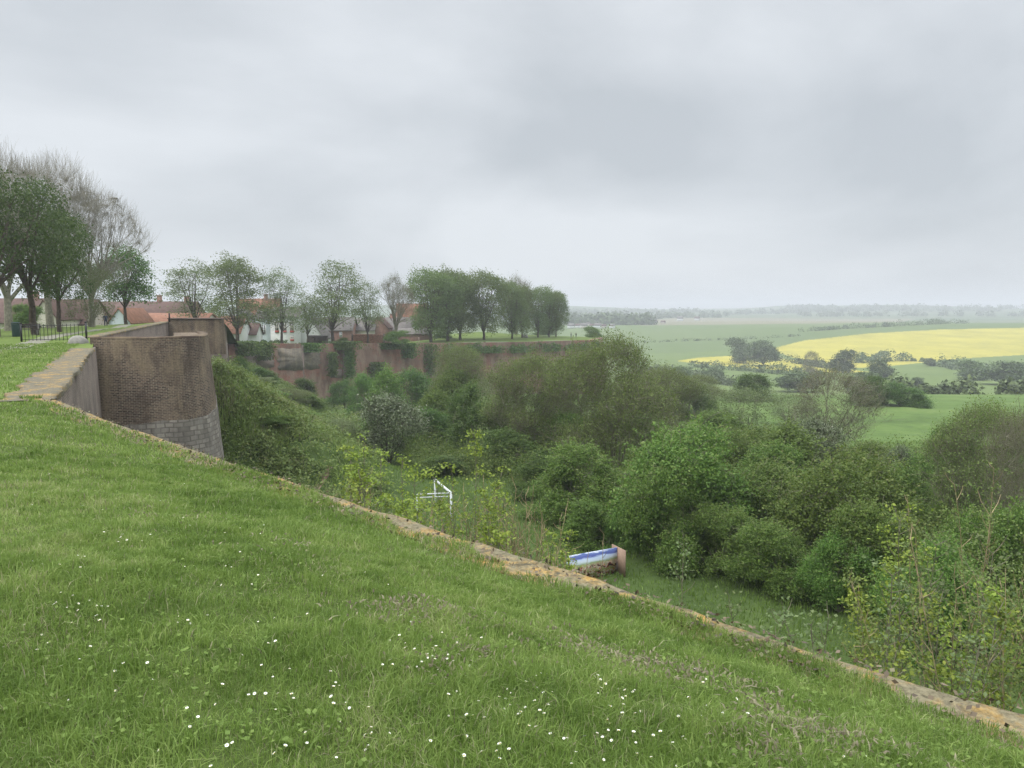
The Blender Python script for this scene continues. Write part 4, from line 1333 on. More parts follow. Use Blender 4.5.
# ------------------------------------------------------------------ town houses
def house(px0, px1, pe, pr, Y, dep, wallm, roofm, label, rz=0, base=None, windows=(), gable=False, chim=(), name='house', shut=None):
    """facade from px0 to px1 at distance Y, eave py pe, ridge py pr. gable: gable end faces the camera"""
    x0, x1 = (px0 - 512) / F * Y, (px1 - 512) / F * Y
    w_ = x1 - x0
    ze, zr = z_at(pe, Y), z_at(pr, Y)
    zb = float(lawn_z(np.array([(x0 + x1) / 2]), np.array([Y]))[0]) - 1.0
    e = empty(name, ((x0 + x1) / 2, Y, zb), rz)
    h, rh = ze - zb, zr - ze
    mb = MB()
    if not gable:
        V = [[-w_ / 2, 0, 0], [w_ / 2, 0, 0], [w_ / 2, dep, 0], [-w_ / 2, dep, 0], [-w_ / 2, 0, h], [w_ / 2, 0, h], [w_ / 2, dep, h], [-w_ / 2, dep, h], [-w_ / 2, dep / 2, h + rh], [w_ / 2, dep / 2, h + rh]]
        mb.add(V, [[0, 1, 5, 4], [1, 2, 6, 5], [2, 3, 7, 6], [3, 0, 4, 7]], [[5, 6, 9], [7, 4, 8]])
        mb.build('wall', M[wallm], e)
        r = MB(); o = .35; t = .16
        for s_ in (0, 1):
            ya, yb = (-o, dep / 2) if s_ == 0 else (dep + o, dep / 2)
            za, zc = h - o * rh / (dep / 2), h + rh
            V = [[-w_ / 2 - o, ya, za + .03], [w_ / 2 + o, ya, za + .03], [w_ / 2 + o, yb, zc + .03], [-w_ / 2 - o, yb, zc + .03]]
            V2 = [[a, b, c + t] for a, b, c in V]
            r.add(V + V2, [[4, 5, 6, 7], [3, 2, 1, 0], [0, 1, 5, 4], [1, 2, 6, 5], [3, 0, 4, 7]])
        rf = r.build('roof', M[roofm], e)
    else:
        V = [[-w_ / 2, 0, 0], [w_ / 2, 0, 0], [w_ / 2, dep, 0], [-w_ / 2, dep, 0], [-w_ / 2, 0, h], [w_ / 2, 0, h], [w_ / 2, dep, h], [-w_ / 2, dep, h], [0, 0, h + rh], [0, dep, h + rh]]
        mb.add(V, [[0, 1, 5, 4], [1, 2, 6, 5], [2, 3, 7, 6], [3, 0, 4, 7]], [[4, 5, 8], [6, 7, 9]])
        mb.build('wall', M[wallm], e)
        r = MB(); o = .3; t = .16
        for s_ in (-1, 1):
            xa = s_ * (w_ / 2 + o); za = h - o * rh / (w_ / 2)
            V = [[xa, -.2, za + .03], [0, -.2, h + rh + .03], [0, dep + .2, h + rh + .03], [xa, dep + .2, za + .03]]
            V2 = [[a, b, c + t] for a, b, c in V]
            r.add(V + V2, [[4, 5, 6, 7], [3, 2, 1, 0], [0, 1, 5, 4], [3, 0, 4, 7]])
        rf = r.build('roof', M[roofm], e)
    for (cx, top) in chim:
        c = MB(); c.box(((cx - (px0 + px1) / 2) / F * Y, dep / 2, h + rh + top / 2 - .4), (.9, .7, top + .8))
        c.box(((cx - (px0 + px1) / 2) / F * Y, dep / 2, h + rh + top + .08), (1.1, .9, .16))
        c.build('chimney', M['housebrick'], rf)
    for (wx, wt, wb, ww) in windows:
        cx = (wx - (px0 + px1) / 2) / F * Y
        zt, zz = z_at(wt, Y) - zb, z_at(wb, Y) - zb
        wd = ww / F * Y
        f = MB()
        for sx in (-1, 0, 1): f.box((cx + sx * wd / 2, -.05, (zt + zz) / 2), (.12, .12, zt - zz + .1))
        for z_ in (zt, (zt + zz) / 2, zz): f.box((cx, -.052, z_), (wd + .12, .1, .1))
        fr = f.build('window', M['white'] if wallm != 'white' else M['cream'], e)
        g = MB(); g.box((cx, -.02, (zt + zz) / 2), (wd, .06, zt - zz)); g.build('pane', M['pane'], fr)
        if shut:
            g = MB(); g.box((cx, -.12, zz + .22), (wd + .1, .1, .45)); g.build('sill', M[shut], fr)
    setp(e, label, 'house')
    return e


house(-60, 38, 322, 299, 128, 9, 'cream', 'tilebr', 'brown roofed house cut by the left edge behind the maples', chim=[(22, 1.2)])
house(42, 84, 324, 300, 118, 9, 'cream', 'tilebr', 'house with a broad brown tiled roof behind the iron fence')
house(34, 58, 318, 301, 112, 8, 'cream', 'tilebr', 'pale gabled house between the maple trunks', gable=True)
house(110, 131, 322, 309, 122, 8, 'bluewhite', 'tileor', 'small white gabled house with orange roof beside the walker', gable=True)
house(132, 205, 322, 314, 140, 7, 'cream', 'tileor', 'low house with a long orange roof behind the square wall end')
house(88, 190, 315, 302, 165, 9, 'housebrick', 'tilebr', 'long brown roofed house above the orange roof', chim=[(152, 1.4), (180, 1.2)])
house(186, 240, 333, 317, 172, 8, 'white', 'tileor', 'orange roofed house left of the fullest young tree', chim=[(196, .8)])
house(222, 252, 322, 310, 192, 8, 'white', 'tilegr', 'white gable behind the fullest young tree', gable=True)
house(228, 256, 334, 324, 178, 5, 'white', 'tilebr', 'low brown roofed annex below the white gable')
house(256, 272, 318, 310, 189, 7, 'bluewhite', 'tilegr', 'pale blue house wing joined to the white house', windows=[(264.5, 325, 334, 3.4)])
house(271, 299, 317, 308, 188, 8, 'white', 'tilegr', 'white two storey house with tall windows behind the pale young tree', windows=[(277.5, 322, 332.5, 3.4), (285.5, 322, 332.5, 3.0), (292.5, 322, 332.5, 3.4), (292.5, 336.5, 341, 3.4)], shut='shutter')
house(236, 276, 318, 299, 202, 9, 'tileor', 'tileor', 'house with a steep orange roof behind the white house', chim=[(262, 1.2)])
house(296, 324, 338, 318, 190, 9, 'white', 'tilegr', 'white gable end with sloping grey roof beside the dark shed', gable=True)
house(318, 352, 330, 318, 200, 8, 'housebrick', 'tilegr', 'brick house with grey roof behind the tall young tree', windows=[(341, 332, 337, 2.5)])
house(352, 374, 330, 319, 205, 8, 'cream', 'tilegr', 'grey roofed house left of the brick gable')
house(368, 388, 328, 317, 207, 8, 'housebrick', 'tilebr', 'red brick gable house behind the slim young tree', gable=True)
house(384, 412, 330, 318, 216, 8, 'white', 'tilegr', 'pale roofed house behind the bare budding tree', chim=[(390, 1)])
house(396, 426, 322, 304, 236, 8, 'tileor', 'tileor', 'orange roofed house glimpsed left of the lime grove')
house(398, 430, 334, 329, 212, 6, 'housebrick', 'tilegr', 'low dark brick outbuilding left of the lime grove')
# garden things along the far wall
p = at(318.5, 342, 184); p[2] = float(lawn_z(p[0:1], p[1:2])[0]) - .2
e = setp(empty('garden_shed', p), 'dark wooden shed on the far wall top beside the white gable', 'shed')
mb = MB(); mb.box((0, 0, 1.0), (4.2, 2.2, 2.0)); mb.build('wall', M['wood'], e)
mb = MB(); mb.box((0, 0, 2.1), (4.6, 2.6, .16)); mb.build('roof', M['tilegr'], e)
mb = MB(); mb.box((-.9, -1.14, .95), (.9, .06, 1.8)); mb.build('door', M['bark'], e)
p = at(368, 341, 184); p[2] = float(lawn_z(p[0:1], p[1:2])[0]) - .1
e = setp(empty('wood_stack', p), 'reddish stack of logs on the far wall top under the slim young tree', 'wood stack')
mb = MB()
for r_ in range(9):
    for c_ in range(24):
        mb.tube([(-3.4 + c_ * .29 + (r_ % 2) * .14, -.6, .15 + r_ * .26), (-3.4 + c_ * .29 + (r_ % 2) * .14, .6, .15 + r_ * .26)], .14 + .01 * ((r_ * 7 + c_) % 3), 7)
mb.build('log_pile', M['woodred'], e)
mb = MB(); mb.box((-3.75, 0, 1.2), (.14, 1.2, 2.5)); mb.box((3.85, 0, 1.2), (.14, 1.2, 2.5)); mb.build('frame', M['wood'], e)
p = at(274, 341, 182); p[2] = float(lawn_z(p[0:1], p[1:2])[0])
hedge('garden_hedge', [p + [-3, 0, 0], p + [3, .5, 0]], 1.0, 1.5, 700, .35, 'leaf_dark', 'low dark garden hedge in front of the white house', cl=22)

# ------------------------------------------------------------------ fence, stone, bin, bench, post
def on_lawn(px, Y):
    x = (px - 512) / F * Y
    return np.array([x, Y, float(lawn_z(np.array([x]), np.array([Y]))[0])])


a, b = on_lawn(22, 50.5), on_lawn(87, 50)
e = setp(empty('iron_fence', a), 'black iron railing with thin upright bars beside the rounded stone', 'fence')
L_ = b - a
mb = MB()
for z_ in (1.02, .12): mb.tube([(0, 0, z_), (L_[0], L_[1], L_[2] + z_)], .022, 6)
mb.build('rail', M['iron'], e)
for k in range(18):
    f = k / 17
    p = L_ * f
    mb = MB()
    if k in (0, 17):
        mb.box((p[0], p[1], p[2] + .57), (.09, .09, 1.2)); mb.box((p[0], p[1], p[2] + 1.2), (.12, .12, .06))
        mb.build('post', M['iron'], e)
    else:
        mb.tube([(p[0], p[1], p[2] - .05), (p[0], p[1], p[2] + 1.08), (p[0], p[1], p[2] + 1.13)], [.016, .016, .004], 6)
        mb.build('bar', M['iron'], e)

g = at(78, 344, 47.6)
mb = MB()
nu, nv = 18, 8
V = [[math.cos(u / nu * 6.283) * math.cos(v / nv * 1.57) * .62 * (1 + .08 * math.sin(u * 1.7)), math.sin(u / nu * 6.283) * math.cos(v / nv * 1.57) * .5, (math.sin(v / nv * 1.57) ** .8) * .62 + .02 * math.sin(u + v)] for v in range(nv + 1) for u in range(nu)]
mb.add(V, [[v * nu + u, v * nu + (u + 1) % nu, (v + 1) * nu + (u + 1) % nu, (v + 1) * nu + u] for v in range(nv) for u in range(nu)])
setp(mb.build('rounded_stone', M['concrete'], smooth=True, loc=g - np.array([0, 0, .1])), 'pale dome shaped stone at the end of the coping in front of the iron railing', 'stone')

g = on_lawn(17, 57)
e = setp(empty('litter_bin', g), 'dark green litter bin beside the left maple trunk', 'bin')
mb = MB(); mb.tube([(0, 0, 0), (0, 0, .08), (0, 0, .92), (0, 0, .95)], [.24, .26, .29, .29], 16); mb.build('body', M['bin'], e)
mb = MB(); mb.tube([(0, 0, .97), (0, 0, 1.05), (0, 0, 1.1)], [.31, .29, .18], 16); mb.build('lid', M['bin'], e)
g = on_lawn(29, 60)
e = setp(empty('park_bench', g, .3), 'park bench with dark slats seen through the iron railing', 'bench')
mb = MB()
for k in range(4): mb.box((0, -.2 + k * .13, .45), (1.6, .1, .04))
mb.build('seat', M['wood'], e)
mb = MB()
for k in range(3): mb.box((0, .27 + k * .03, .58 + k * .13), (1.6, .03, .1))
mb.build('backrest', M['wood'], e)
for sx in (-.65, .65):
    mb = MB(); mb.box((sx, -.16, .215), (.08, .08, .43)); mb.box((sx, .28, .42), (.08, .08, .84)); mb.box((sx, .05, .40), (.07, .5, .06)); mb.build('leg', M['concrete'], e)
g = at(169.5, 321, 79.2)
e = MB(); e.tube([(0, 0, -.1), (0, 0, .75), (0, 0, .82)], [.08, .08, .05], 8)
setp(e.build('post', M['iron'], loc=g), 'short dark post at the corner of the square wall end', 'post')


# paths
def path_strip(name, pts, w_, mat, zf, off):
    pts = np.array(pts, float)
    L = np.concatenate([[0], np.cumsum(np.linalg.norm(np.diff(pts, axis=0), axis=1))])
    n = max(8, int(L[-1] / .8))
    s = np.linspace(0, L[-1], n)
    c = np.stack([np.interp(s, L, pts[:, k]) for k in range(2)], 1)
    for _ in range(6): c[1:-1] = (c[:-2] + 2 * c[1:-1] + c[2:]) / 4
    t = unit(np.gradient(c, axis=0)); nn = np.stack([t[:, 1], -t[:, 0]], 1)
    rows = []
    for k in np.linspace(-.5, .5, 5):
        q = c + nn * (k * w_ * (1 + .25 * (fbm(s * .8, s * 0 + k, 5, 2) - .5)))[:, None]
        rows.append(np.column_stack([q, zf(q[:, 0], q[:, 1]) + off]))
    V = np.vstack(rows)
    Q = [[r * n + c_, r * n + c_ + 1, (r + 1) * n + c_ + 1, (r + 1) * n + c_] for r in range(4) for c_ in range(n - 1)]
    setp(obj(name, mesh(name, V, np.array(Q)[:, ::-1], mats=[M[mat]], smooth=True)), kind='structure')


path_strip('footpath', [at_z(-80, 360, -2.05)[:2], at_z(-10, 350, -2.05)[:2], at_z(20, 345.5, -2.05)[:2], on_lawn(45, 52.5)[:2], on_lawn(80, 62)[:2], on_lawn(118, 76)[:2], on_lawn(140, 92)[:2]], 1.5, 'gravel', lawn_z, .02)
dz = lambda px, py: ground_hit(px, py, 20)[:2]
path_strip('ditch_path', [dz(312, 497), dz(316, 490), dz(317, 485), dz(323, 481), dz(329, 478), dz(332, 474), dz(330, 469)], .4, 'earth', terrain, .03)

# ------------------------------------------------------------------ goal and painted panel in the ditch
gA, gB = at(451, 493, 50), at(435, 485, 54.0)
gz = terrain(gA[0], gA[1])
e = setp(empty('goal_frame', (gA[0], gA[1], gz)), 'white metal goal frame standing on the ditch floor', 'goal')
o3 = np.array([gA[0], gA[1], gz])
A_, B_ = gA - o3, gB - o3
B_[2] = A_[2]
back = at(417, 497.5, 49.6) - o3
mb = MB(); mb.tube([A_, B_], .085, 8); mb.build('crossbar', M['metalwhite'], e)
for q in (A_, B_):
    mb = MB(); mb.tube([(q[0], q[1], -.2), q], .075, 8); mb.build('goalpost', M['metalwhite'], e)
for q, dzz in ((A_, 0), (A_, -.22)):
    mb = MB(); mb.tube([q + [0, 0, dzz], [q[0] - A_[0] + back[0], q[1] - A_[1] + back[1], A_[2] + dzz * 1.0 - .0]], .04, 6); mb.build('side_bar', M['metalwhite'], e)
mb = MB(); mb.tube([[back[0], back[1], -.2], [back[0], back[1], A_[2]]], .04, 6); mb.build('back_post', M['metalwhite'], e)


def panel_mat():
    s = NT('painted_landscape')
    uv = s.coords('UV')
    sx = s.n('ShaderNodeSeparateXYZ'); s.l(uv, sx.inputs[0])
    n1 = s.noise(s.mapping(uv, (2, 3, 1)), 2.2, 4, .6)
    h = s.math('ADD', s.math('MULTIPLY', s.math('SUBTRACT', sx.outputs['Y'], .12), 1.136), s.math('MULTIPLY', s.math('SUBTRACT', n1, .5), .28))
    c = s.ramp(h, [(.0, (.26, .24, .10)), (.15, (.30, .33, .10)), (.30, (.42, .40, .20)), (.42, (.40, .33, .24)), (.50, (.30, .33, .16)), (.56, (.22, .28, .13)), (.66, (.42, .48, .52)), (.77, (.34, .42, .55)), (.84, (.06, .08, .24)), (.95, (.09, .13, .30)), (1, (.5, .55, .65))])
    n2 = s.noise(s.mapping(uv, (3, 2, 1)), 4.5, 3, .6)
    low = s.ramp(sx.outputs['Y'], [(.48, 1.0), (.62, 0.0)])
    c = s.mix(s.math('MULTIPLY', s.ramp(n2, [(.46, 0.0), (.50, 1.0)]), low), c, s.ramp(s.noise(s.mapping(uv, (1.6, 1, 1)), 7, 2, .6), [(.36, (.02, .018, .016)), (.47, (.33, .07, .04)), (.55, (.65, .62, .55)), (.66, (.55, .25, .04))]))
    return s.finish(c, .6, .2)


pa, pb, pc = ground_hit(569, 584, 25), ground_hit(617, 573, 25), ground_hit(628, 578, 25)
pa[1] = pb[1] - 1.6; pa[0] = (569 - 512) / F * pa[1]; pc[1] = pb[1] - .7; pc[0] = (628 - 512) / F * pc[1]
gz = float(terrain(pb[0], pb[1])) + .02
e = setp(empty('painted_panel', (pb[0], pb[1], gz)), 'painted landscape panel with blue sky braced by plywood boards in the ditch', 'panel')
o3 = np.array([pb[0], pb[1], gz])
zl, zr_ = z_at(556.5, pa[1]) - gz, z_at(547.5, pb[1]) - gz


def slab(a, b, z0a, z1a, z0b, z1b, th, mat, name, uv=False):
    a, b = np.array(a[:2]) - o3[:2], np.array(b[:2]) - o3[:2]
    d = unit(b - a); n = np.array([d[1], -d[0]]) * th
    V = [[*a, z0a], [*b, z0b], [*b, z1b], [*a, z1a]]
    W_ = [[*(a - n), z0a], [*(b - n), z0b], [*(b - n), z1b], [*(a - n), z1a]]
    mb = MB()
    u = [[0, 0], [1, 0], [1, 1], [0, 1]] * 2
    mb.add(V + W_, [[0, 1, 2, 3], [5, 4, 7, 6], [3, 2, 6, 7], [1, 5, 6, 2], [4, 0, 3, 7], [4, 5, 1, 0]], uv=u)
    return mb.build(name, mat, e, uv=True)


slab(pa, pb, -.1, zl, 0, zr_, .06, panel_mat(), 'picture_board')
ext = pb + (pb - pc) * .75
slab(ext, pc, 0.05, zr_ + .02, .0, zr_ + .05, .05, M['ply'], 'plywood_brace')
mb = MB(); mb.box((0, 0, .3), (.1, .1, .6)); mb.build('strut', M['wood'], e)

# ------------------------------------------------------------------ people
def person(px, Y, h, top, trousers, label, arm=.25, stride=.12, hairm=(.03, .02, .015), rz=0, carry=None):
    g = on_lawn(px, Y)
    k = h / 1.75
    joints = [(0, 0, .95), (0, 0, 1.18), (0, 0, 1.42), (0, .01, 1.52), (0, .0, 1.60), (0, -.01, 1.70),
              (.19, 0, 1.40), (.25, .02, 1.12), (.24, -.10, .90), (-.19, 0, 1.40), (-.26, .02, 1.13), (-.24, .06, .88),
              (.10, 0, .90), (.11, -stride * .6, .50), (.11, stride * .2 - stride, .08), (.11, -stride - .14, .03),
              (-.10, 0, .90), (-.11, stride * .4, .50), (-.11, stride, .08), (-.11, stride - .14, .03), (.245, -.17, .84), (-.245, .06, .80)]
    rad = [.15, .14, .16, .06, .095, .085, .075, .05, .038, .075, .05, .038, .095, .065, .045, .04, .095, .065, .045, .04, .03, .03]
    E = [(0, 1), (1, 2), (2, 3), (3, 4), (4, 5), (2, 6), (6, 7), (7, 8), (8, 20), (2, 9), (9, 10), (10, 11), (11, 21), (0, 12), (12, 13), (13, 14), (14, 15), (0, 16), (16, 17), (17, 18), (18, 19)]
    me = bpy.data.meshes.new('person')
    me.from_pydata([tuple(np.array(j) * k) for j in joints], E, [])
    o = bpy.data.objects.new('tmp', me); COL.objects.link(o)
    m = o.modifiers.new('s', 'SKIN')
    for i, r_ in enumerate(rad): me.skin_vertices[0].data[i].radius = (r_ * k, r_ * k * (.8 if i < 3 else 1))
    me.skin_vertices[0].data[0].use_root = True
    o.modifiers.new('d', 'SUBSURF').levels = 1
    dg = bpy.context.evaluated_depsgraph_get()
    em = bpy.data.meshes.new_from_object(o.evaluated_get(dg))
    bpy.data.objects.remove(o)
    em.name = 'person'
    em.materials.clear()
    for nm, c in (('skin', (.42, .26, .19)), ('top_cloth', top), ('trouser_cloth', trousers), ('shoe', (.03, .03, .03))):
        em.materials.append(plain(nm, c, .8, .12, 8))
    for p in em.polygons:
        z = p.center.z / k; x = abs(p.center.x) / k
        p.material_index = 0 if z > 1.48 or (x > .2 and z < .88) else (1 if z > .93 or x > .205 else (2 if z > .10 else 3))
        p.use_smooth = True
    e = empty('person', g, rz)
    obj('body', em, e)
    hm = plain('hair', hairm, .8, .2, 8)
    mb = MB()
    nu, nv = 12, 6
    V = [[math.cos(u / nu * 6.283) * math.cos(v / nv * 1.57) * .105 * k, (math.sin(u / nu * 6.283) * math.cos(v / nv * 1.57) * .115 + .02) * k, (1.64 + math.sin(v / nv * 1.57) * .14 - (.06 if math.sin(u / nu * 6.283) > .2 and v == 0 else 0)) * k] for v in range(nv + 1) for u in range(nu)]
    mb.add(V, [[v * nu + u, v * nu + (u + 1) % nu, (v + 1) * nu + (u + 1) % nu, (v + 1) * nu + u] for v in range(nv) for u in range(nu)])
    mb.build('hair', hm, e, smooth=True)
    setp(e, label, 'person')
    return e


person(107, 92, 1.68, (.02, .03, .07), (.03, .035, .06), 'person in dark navy clothes walking on the raised grass', rz=.6)
person(419, 190, 1.7, (.45, .30, .28), (.35, .25, .22), 'person in pale pink clothes on the far wall top', rz=2.0)
person(571, 246, 1.75, (.015, .015, .02), (.015, .015, .02), 'person in black standing at the open end of the lime grove', rz=1.2)
person(576, 247, 1.68, (.05, .06, .04), (.03, .035, .03), 'person in dark olive right of the one in black', rz=-.9)
person(548, 243, 1.2, (.02, .02, .03), (.02, .02, .03), 'small person in dark clothes at a lime tree foot', rz=.3)
# pale boulder seat under the limes
g = on_lawn(525, 234)
mb = MB()
V = [[math.cos(u / nu_ * 6.283) * math.cos(v / 6 * 1.57) * .95, math.sin(u / nu_ * 6.283) * math.cos(v / 6 * 1.57) * .7, math.sin(v / 6 * 1.57) ** .7 * 1.0] for nu_ in (14,) for v in range(7) for u in range(14)]
mb.add(V, [[v * 14 + u, v * 14 + (u + 1) % 14, (v + 1) * 14 + (u + 1) % 14, (v + 1) * 14 + u] for v in range(6) for u in range(14)])
setp(mb.build('boulder', M['concrete'], smooth=True, loc=g), 'pale boulder under the leaning lime trunk', 'boulder')

# ------------------------------------------------------------------ undergrowth on bank and ditch floor (stuff)
def scatter_leaves(name, n, region, hfun, size, mat, label, clump=1.2, up=.6, nclump=None):
    """region() -> clump centres (k,2)"""
    c = region()
    z = terrain(c[:, 0], c[:, 1])
    k = len(c)
    idx = rng.integers(k, size=n)
    hh = hfun(c)
    d = unit(rng.normal(size=(n, 3))); d[:, 2] = np.abs(d[:, 2])
    P = np.column_stack([c, z])[idx] + d * (np.stack([np.full(n, clump), np.full(n, clump), hh[idx]], 1) * rng.uniform(.45, 1.05, (n, 1)))
    N = d * .5 + rng.normal(size=P.shape) * .7 + [0, 0, up]
    tint = np.clip(rng.random(n) * .55 + rng.random(k)[idx] * .45, 0, 1)
    return setp(obj(name, leaves_mesh(name, P, N, size, M[mat], tint)), label, kind='stuff')


def bank_region(n):
    def f():
        out = []
        while len(out) < n:
            t = random.uniform(-.14, 1)
            a = BANK[0] * (1 - t) + BANK[2] * t
            s = random.uniform(-1, 11.5)
            d = unit(BANK[2] - BANK[0]); nn = np.array([d[1], -d[0]])
            out.append(a + nn * s + rng.normal(size=2) * .5)
        return np.array(out)
    return f


scatter_leaves('bank_undergrowth', 80000, bank_region(1500), lambda c: .7 + 1.3 * fbm(c[:, 0] / 4, c[:, 1] / 4, 8, 2), .26, 'leaf_under', 'weedy undergrowth covering the bank beside the bastion', 1.1)


def near_bank(n):
    def f():
        y = rng.uniform(44, 82, n); x = (rng.uniform(214, 302, n) - 512) / F * y
        return np.stack([x, y], 1)
    return f


scatter_leaves('tall_weeds', 46000, near_bank(520), lambda c: .5 + 2.4 * fbm(c[:, 0] / 3, c[:, 1] / 3, 18, 2) ** 1.5, .2, 'leaf_under', 'tall light green weeds on the bank below the bastion', .7)


def ditch_region(n, x0, x1, y0, y1):
    def f():
        x = rng.uniform(x0, x1, n); y = rng.uniform(y0, y1, n)
        return np.stack([(x - 512) / F * y, y], 1)
    return f


scatter_leaves('wall_foot_undergrowth', 26000, ditch_region(480, 260, 480, 100, 172), lambda c: .5 + 1.6 * fbm(c[:, 0] / 6, c[:, 1] / 6, 8, 2), .4, 'leaf_under', 'undergrowth in front of the curtain wall', 1.5)
def front_region(n, d0, d1):
    def f():
        px = rng.uniform(400, 1120, n)
        fr_ = np.interp(px, [400, 470, 540, 600, 700, 800, 900, 1024, 1120], [68, 62, 55, 49.5, 45, 40, 34, 28.5, 25]) + 5 * (vnoise(px / 28, px * 0, 3) - .5)
        y = fr_ + rng.uniform(d0, d1, n) ** 1.0
        return np.stack([(px - 512) / F * y, y], 1)
    return f


scatter_leaves('outer_undergrowth', 170000, front_region(2600, .5, 38), lambda c: .6 + 5.0 * fbm(c[:, 0] / 5, c[:, 1] / 5, 8, 3) ** 1.3, .17, 'leaf_ivy', 'brambles between the shrubs beyond the ditch', 1.0)
scatter_leaves('bramble_sprays', 60000, front_region(760, -.5, 16), lambda c: .5 + 4.8 * fbm(c[:, 0] / 3, c[:, 1] / 3, 28, 3) ** 1.5, .15, 'leaf_under', 'light green bramble sprays along the outer edge of the ditch lawn', .7)


def blades(name, x, y, z, h, wd, tint, mat, label, lean=.5, kind='stuff'):
    n = len(x)
    th = rng.uniform(0, 6.283, n)
    t = np.stack([np.cos(th), np.sin(th), np.zeros(n)], 1)
    ph = rng.uniform(0, 6.283, n)
    ln = np.stack([np.cos(ph), np.sin(ph), np.zeros(n)], 1) * (np.abs(rng.normal(size=n)) * lean * h)[:, None]
    b = np.stack([x, y, z - .01], 1)
    up = np.array([0, 0, 1.0])
    hh = h[:, None]
    w2 = wd[:, None] / 2
    mid = b + up * hh * .6 + ln * .35
    tip = b + up * hh * np.clip(1.0 - .25 * (np.linalg.norm(ln, axis=1)[:, None] / (hh + 1e-6)), .4, 1) + ln
    V = np.stack([b - t * w2, b + t * w2, mid + t * w2 * .8, mid - t * w2 * .8, tip], 1).reshape(-1, 3)
    i = (np.arange(n) * 5)[:, None]
    Q = i + np.array([[0, 1, 2, 3]])
    T = i + np.array([[3, 2, 4]])
    return setp(obj(name, mesh(name, V, Q, T, mats=[M[mat]], tint=np.concatenate([tint, tint]))), label, kind=kind)


# ditch grass tufts
n = 60000
yy = rng.uniform(27, 95, n); xx = (rng.uniform(280, 1050, n) - 512) / F * yy
blades('ditch_grass', xx, yy, terrain(xx, yy), .12 + .28 * fbm(xx / 2, yy / 2, 5, 2), np.full(n, .05), np.clip(rng.normal(.12, .16, n), 0, .6), 'grass', 'rough grass on the ditch floor', .5)

n = 46000
cb = np.concatenate([bank_region(n // 2)(), near_bank(n // 2)()])
kb = fbm(cb[:, 0] / 3, cb[:, 1] / 3, 71, 3) + rng.random(len(cb)) * .3
cb = cb[kb > .68]
n = len(cb)
blades('bank_grass', cb[:, 0], cb[:, 1], terrain(cb[:, 0], cb[:, 1]) + .3, .25 + .9 * fbm(cb[:, 0] / 3, cb[:, 1] / 3, 72, 2), np.full(n, .045), np.clip(.22 + .95 * fbm(cb[:, 0] / 2.5, cb[:, 1] / 2.5, 74, 2) + rng.normal(size=n) * .18, 0, 1), 'grass', 'tall rough grass and stalks on the bank beside the bastion', .7)

# foreground grass
def lawn_inside(x, y, m=.5):
    return ((x - N0[0]) * nN[0] + (y - N0[1]) * nN[1]) < -m


VT = np.array(cop_t[1:])
VW = np.array([.34, .22, .11, .12, .24, .23, .17, .13, .09, .18, .26])


def grass_ring(r0, r1, dens, wd, hbase, name_list, pw=0):
    area = .5 * (r1 ** 2 - r0 ** 2) * R(100)
    n = int(area * dens)
    r = np.sqrt(rng.uniform(r0 ** 2, r1 ** 2, n)); ph = R(rng.uniform(-52, 48, n)) if False else np.radians(rng.uniform(-52, 48, n))
    x, y = r * np.sin(ph), r * np.cos(ph)
    tn = (x - N0[0]) * dN[0] + (y - N0[1]) * dN[1]
    jag = np.interp(tn, VT, VW) * np.clip(-.05 + 2.0 * fbm(x * 1.6, y * 1.6, 77, 3), .1, 2)
    # inside the near lawn
    okN = (((x - N0[0]) * nN[0] + (y - N0[1]) * nN[1]) < -jag)
    okF = ((x - C1[0]) * fn[0] + (y - C1[1]) * fn[1]) < -(.72 + .45 * fbm(x * .8, y * .8, 5, 2))
    ok = np.where(y < C1[1] - .1 + .5 * vnoise(x * 1.5, y * 1.5, 6), okN, okF)
    x, y, r = x[ok], y[ok], r[ok]
    pn = fbm(x * .9, y * .9, 50, 3)
    keep = rng.random(len(x)) < np.clip(.35 + 1.3 * pn, .3, 1)
    x, y, r, pn = x[keep], y[keep], r[keep], pn[keep]
    h = hbase * (.3 + 1.45 * fbm(x * 2.2, y * 2.2, 51, 3)) * rng.uniform(.6, 1.25, len(x))
    tint = np.clip(.42 + (fbm(x * .7, y * .7, 52, 3) - .5) * .8 + (fbm(x * 5, y * 5, 53, 3) - .5) * 1.0 + rng.normal(size=len(x)) * .16, 0, .9)
    dry = rng.random(len(x)) < .035 + .16 * np.clip(fbm(x * 1.3, y * 1.3, 57, 3) - .55, 0, 1) * 3
    tint[dry] = rng.uniform(.9, 1, dry.sum())
    # distances get wider, fewer blades
    w_ = np.maximum(wd, r * .0010) * rng.uniform(.6, 1.3, len(x))
    edge = -((x - N0[0]) * nN[0] + (y - N0[1]) * nN[1])
    zz = lawn_z(x, y)
    tt = (x - N0[0]) * dN[0] + (y - N0[1]) * dN[1]
    zz = np.where((edge < .5) & (y < C1[1] + .6), np.maximum(zz, copz(tt) + .015), zz)
    name_list.append((x, y, zz, h, w_, tint))


